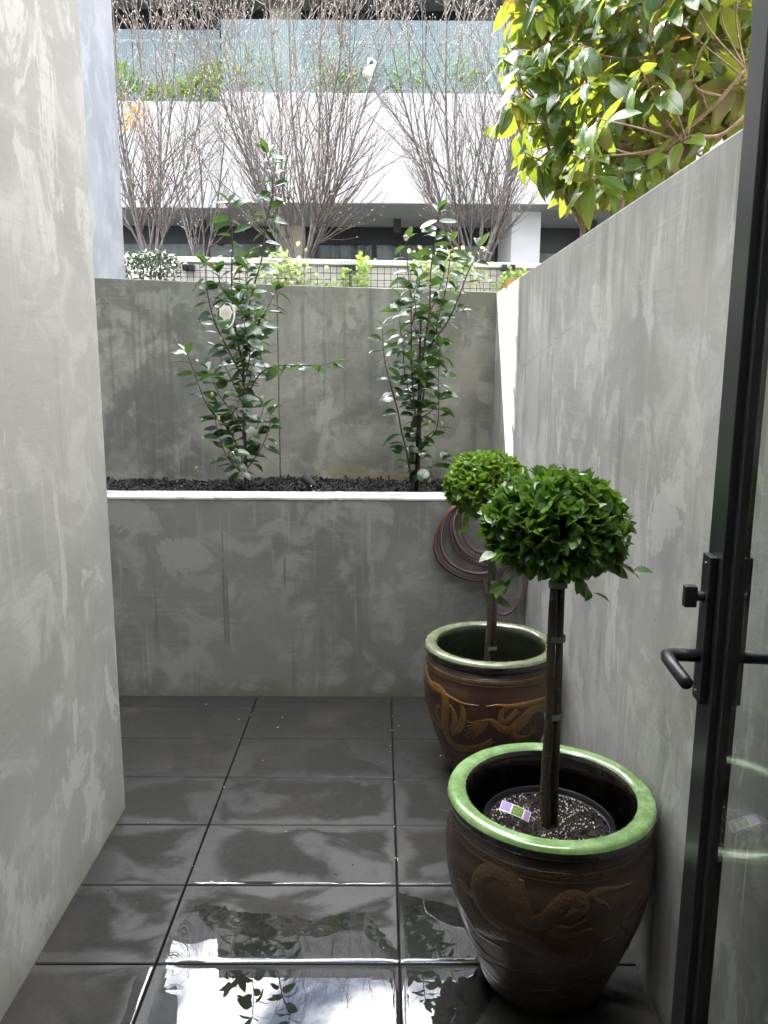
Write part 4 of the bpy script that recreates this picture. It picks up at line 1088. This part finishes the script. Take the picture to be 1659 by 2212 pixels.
while nw < 285:
    x, y = random.uniform(1080, 1760), random.uniform(-160, 420)
    if not inside(x, y, poly): continue
    d = random.uniform(2.9, 4.3)
    if x < 1250: d = random.uniform(3.4, 4.1)
    p = PD(x, y, d)
    if p.x < .70 and p.z < 2.1: continue
    if p.x < .5: continue
    if any((p-q).length < .065 for q in centres): continue
    centres.append(p); nw += 1
    q, r = min(nodes, key=lambda a: (a[0]-p).length + max(0, a[0].z-p.z)*.6)
    mid = q.lerp(p, .55)+Vector((0,0,-.06*(p-q).length))+rv()*.03
    tk.tube(spline([q, mid, p], 5), [max(.003, min(r*.6, .009))*(1-.5*i/10) for i in range(11)], 6)
    ax = ((p-q).normalized()+Vector((0,0,.5))).normalized()
    u1 = ax.orthogonal().normalized(); w1 = ax.cross(u1); n = random.randint(5, 9); a0 = random.random()*6
    for i in range(n):
        a = a0+i*2.4; rad_ = (u1*math.cos(a)+w1*math.sin(a))
        d_ = (rad_*.85+ax*random.uniform(-.1,.6)+Vector((0,0,random.uniform(-1.1,.0)))+rv()*.2).normalized()
        L = random.uniform(.095,.165); base = p+ax*random.uniform(-.04,.015)
        tk.tube([base, base+d_*.02], .0018, 4)
        upv = (ax*1.0+Vector((0,0,.6))+rv()*.6)
        lf.leaf(base+d_*.018, d_, upv, L, L*random.uniform(.38,.46), random.uniform(0,.6), random.uniform(.0,.4), 8, .92, .018)
tk.build('trunk', M_mbark, mg, smooth=True); lf.build('crown', M_mag, mg, smooth=True)

# ================================================================== BACKGROUND
# white garden wall with a steel mesh in front
YW = 7.8
cz = lambda x: PD(822, 561, YW).z - .0*x
zt = PD(822, 563, YW).z
ww = thing('garden_wall', (0, YW, 0), 'white rendered garden wall with a pale coping behind the black mesh', 'wall')
k = NM('white_block_wall'); s = k.sep(k.pos()); ln = k.rng(k.math('ABSOLUTE', k.math('SUBTRACT', k.math('FRACT', k.math('MULTIPLY', s[2], 11.0)), .5)), .44, .48)
M_wb = k.done(k.bsdf(k.mix(ln, (.60,.58,.54), (.42,.40,.37)), .8))
def sl(x): return zt + .012*(-x)
m = MB(); slab(m, -2.6, 3.4, YW, YW+.2, -.05, sl(-2.6)-.05, sl(3.4)-.05); m.build('wall_face', M_wb, ww)
m = MB(); slab(m, -2.6, 3.4, YW-.03, YW+.23, sl(0)-.051, sl(-2.6), sl(3.4)); 
m = MB(); m.hexa([(-2.6,YW-.03,sl(-2.6)-.05),(3.4,YW-.03,sl(3.4)-.05),(3.4,YW+.23,sl(3.4)-.05),(-2.6,YW+.23,sl(-2.6)-.05),(-2.6,YW-.03,sl(-2.6)),(3.4,YW-.03,sl(3.4)),(3.4,YW+.23,sl(3.4)),(-2.6,YW+.23,sl(-2.6))])
m.build('coping', M_white_paint, ww, bevel=.006)
fz = YW-.09
fence = thing('mesh_fence', (0, fz, 0), 'black welded mesh screen fixed in front of the white garden wall', 'fence')
pxs = (345, 757, 1090, 1400)
for a, b in zip(pxs, pxs[1:]):
    x0, x1 = PD(a, 560, fz).x+.006, PD(b, 560, fz).x-.006; m = MB()
    n = int((x1-x0)/.0605)
    for i in range(n+1):
        x = x0+(x1-x0)*i/n; r = .0045 if i in (0, n) else .0028
        m.box(x-r, x+r, fz-r, fz+r, .9, sl(x)-.072)
    nz_ = int((sl(0)-.07-.9)/.060)
    for j in range(nz_+1):
        za = -.072-.060*j; r = .0026
        m.hexa([(x0,fz+.003,sl(x0)+za-r),(x1,fz+.003,sl(x1)+za-r),(x1,fz+.009,sl(x1)+za-r),(x0,fz+.009,sl(x0)+za-r),(x0,fz+.003,sl(x0)+za+r),(x1,fz+.003,sl(x1)+za+r),(x1,fz+.009,sl(x1)+za+r),(x0,fz+.009,sl(x0)+za+r)])
    m.build('mesh_panel', M_black_metal, fence)
for px in (399, 412, 749, 766, 1090, 1108):
    q = PD(px, 578, fz); m = MB(); m.box(q.x-.022, q.x+.022, fz-.012, YW-.001, q.z-.022, q.z+.026); m.build('bracket', M_black_metal, fence)

# climbers on the mesh
M_vine = leaf_mat('climber_leaf', (.10,.22,.03), (.22,.36,.06), (.42,.40,.08), trans=(.5,.65,.1), tf=.4, rough=.5, rib=.1, spec=.3)
M_vine_w = leaf_mat('variegated_climber_leaf', (.16,.24,.08), (.40,.44,.25), (.55,.52,.25), trans=(.5,.6,.2), tf=.35, rough=.5, rib=.1, spec=.3)
M_tw = bark('climber_stem', (.08,.06,.035), (.14,.10,.06), 60)
def climber(label, paths, seed, mat, n, L=.05, spread=.05):
    random.seed(seed); P3 = [spline([PD(x, y, fz-.03) for x, y in p], 6) for p in paths]
    t = thing('climbing_plant', P3[0][0], label, 'climber', 'climbers on the mesh fence'); m = MB(); l_ = MB()
    for p in P3: m.tube(p, .0035, 4)
    for i in range(n):
        p = random.choice(P3); q = random.choice(p)+Vector((random.gauss(0, spread), random.uniform(-.05,.02), random.gauss(0, spread*.7)))
        l_.leaf(q, rv()+Vector((0,-.4,-.3)), Vector((0,-1,.4))+rv()*.5, L*random.uniform(.7,1.3), L*random.uniform(.5,.9), .2, .2, 4)
    m.build('stems', M_tw, t); l_.build('foliage', mat, t, smooth=True)
climber('pale variegated climber spilling over the coping behind the left camellia', [[(560,640),(575,600),(600,570),(640,556)],[(620,640),(610,600),(590,570)],[(640,640),(635,600),(650,575)]], 51, M_vine_w, 210, .055, .085)
climber('low tuft of climber leaves below the mesh middle', [[(700,640),(704,615)],[(690,640),(715,612)]], 52, M_vine_w, 60, .045, .05)
climber('narrow upright bright yellow green climber above the mesh top', [[(787,640),(785,600),(788,570),(783,556)]], 53, M_vine, 60, .055, .032)
climber('thin reddish climber between two mesh panels', [[(752,640),(745,600),(752,580)]], 54, M_vine, 30, .045, .03)
climber('pale yellow flowering climber behind the right camellia', [[(870,640),(900,590),(930,565),(1000,560)],[(1040,640),(1030,590),(1000,560),(900,556)],[(960,640),(980,580)]], 55, M_vine_w, 230, .05, .09)
climber('small bright green climber in the corner by the side wall top', [[(1085,640),(1100,610),(1120,598)]], 56, M_vine, 90, .045, .06)
climber('small lime climber tuft low on the mesh near the left camellia', [[(650,640),(655,620)]], 57, M_vine, 26, .05, .03)
# dry leaves lying on the side wall
random.seed(5); m = MB()
for i in range(9):
    y = 4.05+random.random()*.42; m.leaf(Vector((XR+random.uniform(.03,.10), y, 1.885+random.uniform(0,.02))), rv()+Vector((0,0,.1)), (0,0,1), .12, .06, .3, .5, 6)
M_dry = leaf_mat('dry_leaf', (.16,.10,.05), (.24,.17,.09), (.16,.2,.05), trans=(.2,.13,.04), tf=.3, rough=.6)
tag(m.build('fallen_leaves', M_dry, smooth=True), 'small drift of dry brown leaves on the far top of the side wall', 'leaves', kind='stuff')

# clipped hedge
M_hedge = leaf_mat('hedge_leaf', (.025,.038,.022), (.05,.07,.045), (.16,.18,.13), trans=(.10,.14,.06), tf=.15, rough=.38, under=(.10,.11,.085), spec=.6)
random.seed(61)
HX0, HX1 = PD(262, 580, 7.35).x, PD(378, 580, 7.35).x; HZ1 = PD(320, 556, 7.2).z
hd = thing('clipped_hedge', ((HX0+HX1)/2, 7.35, 0), 'clipped box shaped shrub with silvery green leaves at the left end of the mesh', 'hedge')
m = MB(); 
for i in range(3200):
    x, y, z = random.uniform(HX0, HX1), random.uniform(7.08, 7.62), random.uniform(1.2, HZ1)
    f = random.random()
    if f < .5: y = 7.08+abs(random.gauss(0,.03))
    elif f < .78: z = HZ1-abs(random.gauss(0,.03))
    elif f < .88: x = HX1-abs(random.gauss(0,.03))
    out = Vector((0,-1,0)) if f < .5 else Vector((0,0,1)) if f < .78 else Vector((1,0,0))
    m.leaf(Vector((x, y, z))+rv()*.03+out*.04*nf(x,z,5), out+rv()*.9, Vector((0,-.3,1))+rv()*.6, random.uniform(.035,.06), .022, .2, .3, 4)
m.build('foliage', M_hedge, hd, smooth=True)
m = MB()
for i in range(14): m.tube(spline([Vector((random.uniform(HX0+.1,HX1-.1),7.35,-.05)), Vector((random.uniform(HX0,HX1),7.35,1.3)), Vector((random.uniform(HX0,HX1),random.uniform(7.15,7.55),HZ1-.08))], 4), .006, 5)
m.build('branches', M_tw, hd)

# ------------------------------------------------------------------ bare trees
M_bare = bark('bare_tree_bark', (.07,.06,.056), (.165,.15,.14), 40)
M_twig = simple('reddish_twig', (.15,.11,.095), .6, .25, 30, .1)
M_budb = simple('pale_bud', (.50,.43,.37), .5, .15, 30, .1)
def bare_tree(label, px, py, d, spread_l, spread_r, nstem, height, seed, per=.145):
    random.seed(seed); b = PD(px, py, d); base = Vector((b.x, b.y, -.05))
    t = thing('bare_tree', base, label, 'tree', 'bare multi-stemmed trees behind the garden wall')
    st = MB(); tw = MB(); bu = MB()
    fork = Vector((b.x, b.y, b.z-.15))
    st.tube([base, base.lerp(fork, .5)+Vector((.02,0,0)), fork], [.10,.085,.08], 10)
    def grow(p, d_, L, r, lvl, up):
        n = max(4, int(L/.14)); pts = [p.copy()]; dirs = [d_.copy()]
        for i in range(n):
            d_ = (d_+Vector((0,0,up))+rv()*(.06 if lvl == 0 else .09)).normalized(); p = p+d_*(L/n); pts.append(p.copy()); dirs.append(d_.copy())
        rr = [r*(1-.88*i/n)+.0014 for i in range(n+1)]
        (st if lvl < 2 or (nstem <= 4 and len(tw.v) > 0) else tw).tube(pts, rr, 6 if lvl == 0 else 3, lvl == 0)
        if lvl >= 1 and (lvl == 2 or L > .4):
            tt = pts[-1]; bu.octa(tt+dirs[-1]*.008, .0065, .013, dirs[-1])
            if lvl == 2:
                for i in range(2, n+1, 3): bu.octa(pts[i]+rv()*.004, .0036, .007, dirs[i])
            else:
                for i in range(n//2, n+1): bu.octa(pts[i]+rv()*.006, .0055, .010, dirs[i])
        if lvl == 2: return
        s = (.13 if lvl == 0 else .12); step = per if lvl == 0 else .17
        acc = random.random()*step
        for i in range(1, n+1):
            seg = L/n; acc += seg
            f = i/n
            if f < s: continue
            while acc > step:
                acc -= step*random.uniform(.7, 1.4)
                a = random.uniform(0, 6.28); o = Vector((math.cos(a), math.sin(a), 0)); o = (o-dirs[i]*o.dot(dirs[i])).normalized()
                k_ = .75 if lvl == 0 else .8
                nd = (dirs[i]+o*k_*random.uniform(.55,1.1)).normalized()
                nl = (L*random.uniform(.22,.42)*(1.05-f*.55) if lvl == 0 else random.uniform(.10,.34))
                grow(pts[i].copy(), nd, nl, rr[i]*.5, lvl+1, .045 if lvl == 0 else .05)
    for i in range(nstem):
        f = (i+.5)/nstem*2-1+random.uniform(-.08,.08)
        sx = f*(spread_r if f > 0 else spread_l); sy = random.uniform(-.6,.6)*.5
        H_ = height*(1-.28*abs(f)**1.5)*random.uniform(.88,1.05)
        L = H_*1.04
        d0 = Vector((sx*.78, sy, 1.0)).normalized()
        grow(fork+Vector((random.uniform(-.05,.05), random.uniform(-.05,.05), random.uniform(-.1,.1))), d0, L, random.uniform(.010,.019), 0, .045+.05*abs(f))
    st.build('trunk', M_bare, t, smooth=True); tw.build('twigs', M_twig, t, smooth=True)
    tag(bu.build('buds', M_budb, t, smooth=False), kind='stuff')
    return t
bt = bare_tree('leftmost bare tree with a cluster of orange leaves, above the clipped hedge', 322, 560, 9.2, .70, .66, 10, 3.7, 101)
bare_tree('widest bare tree, between the heron balcony and the left camellia tip', 650, 570, 9.4, 1.3, 1.15, 15, 4.2, 102)
bare_tree('right bare tree standing in front of the pale pillar beside the magnolia', 1030, 570, 9.4, 1.25, .95, 13, 4.1, 103)
bare_tree('slight bare sapling with few stems between the two left trees', 440, 575, 9.9, .75, .55, 4, 2.4, 104, .13)
random.seed(8); m = MB(); oc = PD(287, 250, 9.1)
for i in range(34): m.leaf(oc+Vector((random.gauss(0,.05), random.gauss(0,.05), random.gauss(0,.10))), rv()+Vector((0,0,-.5)), rv(), .06, .035, .3, .3, 5)
k = leaf_mat('orange_leaf', (.35,.14,.03), (.45,.26,.08), None, trans=(.8,.4,.05), tf=.4, rough=.6)
m.build('withered_leaves', k, bt, smooth=True)

# ------------------------------------------------------------------ apartment building
ab = thing('apartment_building', (0, 12, 0), 'white two storey apartment building with glass balconies behind the bare trees', 'building')
M_bw = simple('building_white_render', (.44,.435,.435), .75, .05, 1.2, .1)
M_sof = simple('building_soffit', (.40,.41,.39), .8, .05, 2, .05)
M_cream = simple('cream_pillar_render', (.60,.57,.48), .75, .05, 3, .1)
M_dk = simple('dark_window_frame', (.012,.015,.02), .35, .1, 20, .05)
XS = -2.31
def prt(name, mat, boxes, parent=ab, bevel=0, **kw):
    m = MB()
    for b in boxes: m.box(*b)
    return m.build(name, mat, parent, bevel=bevel, **kw)
prt('balcony_parapet', M_bw, [(XS, 9, 12.0, 12.16, 3.84, 5.33)], bevel=.01)
prt('balcony_parapet', M_bw, [(-9, XS-.002, 12.4, 12.56, 3.84, 5.33)], bevel=.01)
M_jt = simple('panel_joint', (.12,.12,.12), .8)
for jx in (-8.2, -5.2, 1.05, 4.4, 7.6):
    yy = 12.4 if jx < XS else 12.0
    prt('panel_joint', M_jt, [(jx, jx+.012, yy-.0025, yy+.001, 3.86, 5.32)])
prt('floor_slab', M_sof, [(-9, 9, 12.565, 14.6, 3.842, 4.10), (XS, 9, 12.165, 12.56, 3.842, 4.10)])
prt('upper_slab', M_sof, [(-9, 9, 11.9, 14.6, 7.18, 7.45)])
prt('roof_parapet', M_bw, [(-9, -2.7, 11.9, 14.7, 7.452, 8.15), (-2.698, -.13, 11.6, 14.7, 7.452, 8.65), (-.128, 9, 11.9, 14.7, 7.452, 8.95)])
prt('rear_wall', M_bw, [(-9, 9, 15.6, 15.8, -.05, 8)])
prt('side_wall', M_bw, [(-9.2, -9.0, 12.0, 15.8, -.05, 8)]); prt('side_wall', M_bw, [(9.0, 9.2, 12, 15.8, -.05, 8)])
prt('pillar', M_cream, [(-1.80, -1.32, 13.86, 14.3, -.05, 3.84)]); prt('pillar', M_cream, [(-1.80, -1.32, 13.86, 14.3, 4.10, 7.18)])
prt('pillar', simple('pale_pillar_render', (.64,.65,.66), .75, .05, 3, .1), [(1.98, 2.42, 12.5, 14.3, -.05, 3.838)])
prt('pillar', simple('blue_grey_pillar_render', (.50,.54,.60), .75, .05, 3, .1), [(1.98, 2.42, 12.2, 14.3, 4.10, 7.178)])
prt('upper_wall', M_sof, [(1.45, 1.975, 13.92, 14.2, 4.10, 7.178), (2.425, 9, 13.92, 14.2, 4.10, 7.178)])
M_cur = simple('curtain_fabric', (.34,.33,.31), .9, .08, 3, .1)
def window(x0, x1, z0, z1, head, muls):
    f = prt('window', M_dk, [(x0, x1, 13.90, 13.98, z1-head, z1-.002), (x0, x1, 13.90, 13.98, z0, z0+.06)]+[(x-.045, x+.045, 13.902, 13.978, z0+.06, z1-head) for x in muls]+[(x0, x0+.05, 13.902, 13.978, z0+.06, z1-head), (x1-.05, x1, 13.902, 13.978, z0+.06, z1-head)])
    prt('pane', M_window, [(x0+.05, x1-.05, 13.935, 13.941, z0+.06, z1-head)], f)
    m = MB(); n = int((x1-x0)/.045); vs = []
    for i in range(n+1):
        x = x0+.04+(x1-x0-.08)*i/n; y = 14.18+.045*math.sin(i*1.35)+.02*math.sin(i*.37)
        vs += [(x, y, z0+.02), (x, y, z1-head+.05)]
    m.add(vs, [(i*2, i*2+2, i*2+3, i*2+1) for i in range(n)]); m.build('curtain', M_cur, f, smooth=True)
window(-9, -1.802, .3, 3.84, .28, (-7, -5.1, -2.98)); window(-1.318, 1.978, .3, 3.84, .28, (-.13,)); window(2.422, 9, .3, 3.84, .40, (4.6, 6.5))
window(-9, -1.802, 4.1, 7.18, .42, (-7, -5.1, -3.0)); window(-1.318, 1.448, 4.1, 7.18, .42, (.1,))
prt('door_panel', M_cream, [(PD(1035,520,13.7).x, PD(1062,520,13.7).x, 13.7, 13.76, .3, 3.05)])
# fluted balustrade glass
k = NM('fluted_glass'); s = k.sep(k.pos()); wv = k.math('SINE', k.math('MULTIPLY', s[0], 210.0))
cc_ = k.mix(k.rng(wv, -1, 1), (.40,.48,.50), (.43,.51,.53))
g1 = k.bsdf(cc_, .18, k.bump(wv, .12, .003), Specular_IOR_Level=.6)
t1 = k.n.new('ShaderNodeBsdfTransparent'); t1.inputs[0].default_value = (.78,.90,.92,1)
M_fl = k.done(k.shader_mix(k.rng(wv, -1, 1, .30, .38), t1.outputs[0], g1))
def gl(px0, px1, d, ztop, zbot=5.33):
    x0, x1 = PD(px0, 100, d).x, PD(px1, 100, d).x
    prt('balustrade_glass', M_fl, [(x0+.006, x1-.006, d, d+.014, zbot-.005+.008, ztop)])
for a, b in ((478,734),(734,920),(920,1090),(1090,1400),(1400,1700)): gl(a, b, 12.06, 6.30)
for a, b in ((-100,40),(40,286),(286,476)): gl(a, b, 12.47, 6.32)
prt('balustrade_glass', M_fl, [(XS+.03, XS+.044, 12.08, 12.5, 5.338, 6.30)])
for (px, d, zt_) in ((443,12.9,7.18),(679,12.9,7.18),(918,12.9,7.18),(424,13.2,3.84),(861,13.2,3.84),(200,12.9,7.18),(1300,13.2,3.84)):
    q = PD(px, 100, d); m = MB(); c_ = (q.x, d, zt_)
    m.lathe([(0,-.001),(.062,-.001),(.062,-.20),(.052,-.20),(.045,-.17),(0,-.168)], c_, 20); o = m.build('downlight', simple('downlight_metal', (.03,.032,.036), .4, .1, 30, .05) if 'downlight_metal' not in D.materials else D.materials['downlight_metal'], ab, auto=40)
# balcony shrubs
M_bs = leaf_mat('balcony_shrub_leaf', (.20,.38,.05), (.36,.55,.09), (.5,.62,.14), trans=(.6,.8,.12), tf=.4, rough=.45, spec=.4)
bi = 0
for (px, py, d, r, hh, lab) in ((268,190,12.62,.35,.75,'bushy green shrub behind the balcony glass beside the pale wall strip'),(415,185,12.62,.40,.6,'low green shrub behind the left balcony glass'),(455,180,12.62,.30,.9,'taller lime shrub at the right end of the left balcony'),(540,170,12.25,.45,.85,'broad green shrub just inside the fluted glass corner'),
        (715,170,12.25,.32,.85,'leafy pale shrub behind the glass joint left of the heron'),(765,175,12.25,.25,.6,'small shrub beside the white heron ornament'),(880,170,12.25,.42,.75,'round shrub behind glass above the right bare tree'),(1000,170,12.25,.40,.75,'green shrub behind the balcony glass near the magnolia'),(350,185,12.62,.3,.45,'small low shrub between two taller ones on the left balcony')):
    random.seed(200+bi); bi += 1; q = PD(px, py, d); t = thing('balcony_shrub', (q.x, d, 4.1), lab, 'shrub', 'shrubs in pots along the balconies')
    m = MB(); zc0 = 5.30
    for i in range(620):
        v = rv(); p_ = Vector((q.x, d, zc0+hh*.35))+Vector((v.x*r*1.2, v.y*.18, v.z*hh*.5))*random.uniform(.5,1)
        m.leaf(p_, v+Vector((0,0,.4))+rv()*.5, rv()+Vector((0,0,1)), .11, .07, .2, .2, 4)
    m.build('foliage', M_bs, t, smooth=True)
    m = MB(); m.lathe([(0,.0),(.13,.0),(.16,.62),(.175,.62),(.175,.68),(.14,.68),(0,.66)], (q.x, d, 4.1), 18); m.build('plant_tub', M_black_metal, t, auto=40)
    m = MB()
    for i in range(5): m.tube([Vector((q.x,d,4.75)), Vector((q.x+random.uniform(-r,r)*.5, d, 5.2)), Vector((q.x+random.uniform(-r,r)*.8, d, zc0+hh*.6))], .008, 5)
    m.build('stems', M_tw, t)
# heron ornament on the parapet
q = PD(797, 189, 12.03); M_her = simple('white_enamel', (.8,.82,.78), .4, .04, 20, .05)
hr = thing('heron_ornament', (q.x, 12.03, 5.33), 'white long necked heron ornament standing on the balcony parapet', 'ornament')
hpx = lambda x, y: PD(x, y, 12.03)
m = MB(); m.tube(spline([hpx(784,163), hpx(792,158), hpx(800,150), hpx(806,143)], 5), [.012,.04,.06,.07,.085,.09,.09,.085,.08,.07,.06,.055,.05,.045,.04,.035][:16], 10)
m.build('body', M_her, hr, smooth=True)
m = MB(); m.tube(spline([hpx(805,146), hpx(811,138), hpx(807,131), hpx(801,127), hpx(797,130)], 5), .022, 8); m.build('neck', M_her, hr, smooth=True)
m = MB(); m.ball(hpx(797,130), .03); m.tube([hpx(796,130), hpx(794,141)], [.016,.003], 6); m.build('head', M_her, hr, smooth=True)
for x in (797, 801): m = MB(); m.tube([hpx(x,155), hpx(x,189.5)], .009, 6); m.build('leg', M_her, hr, smooth=True)
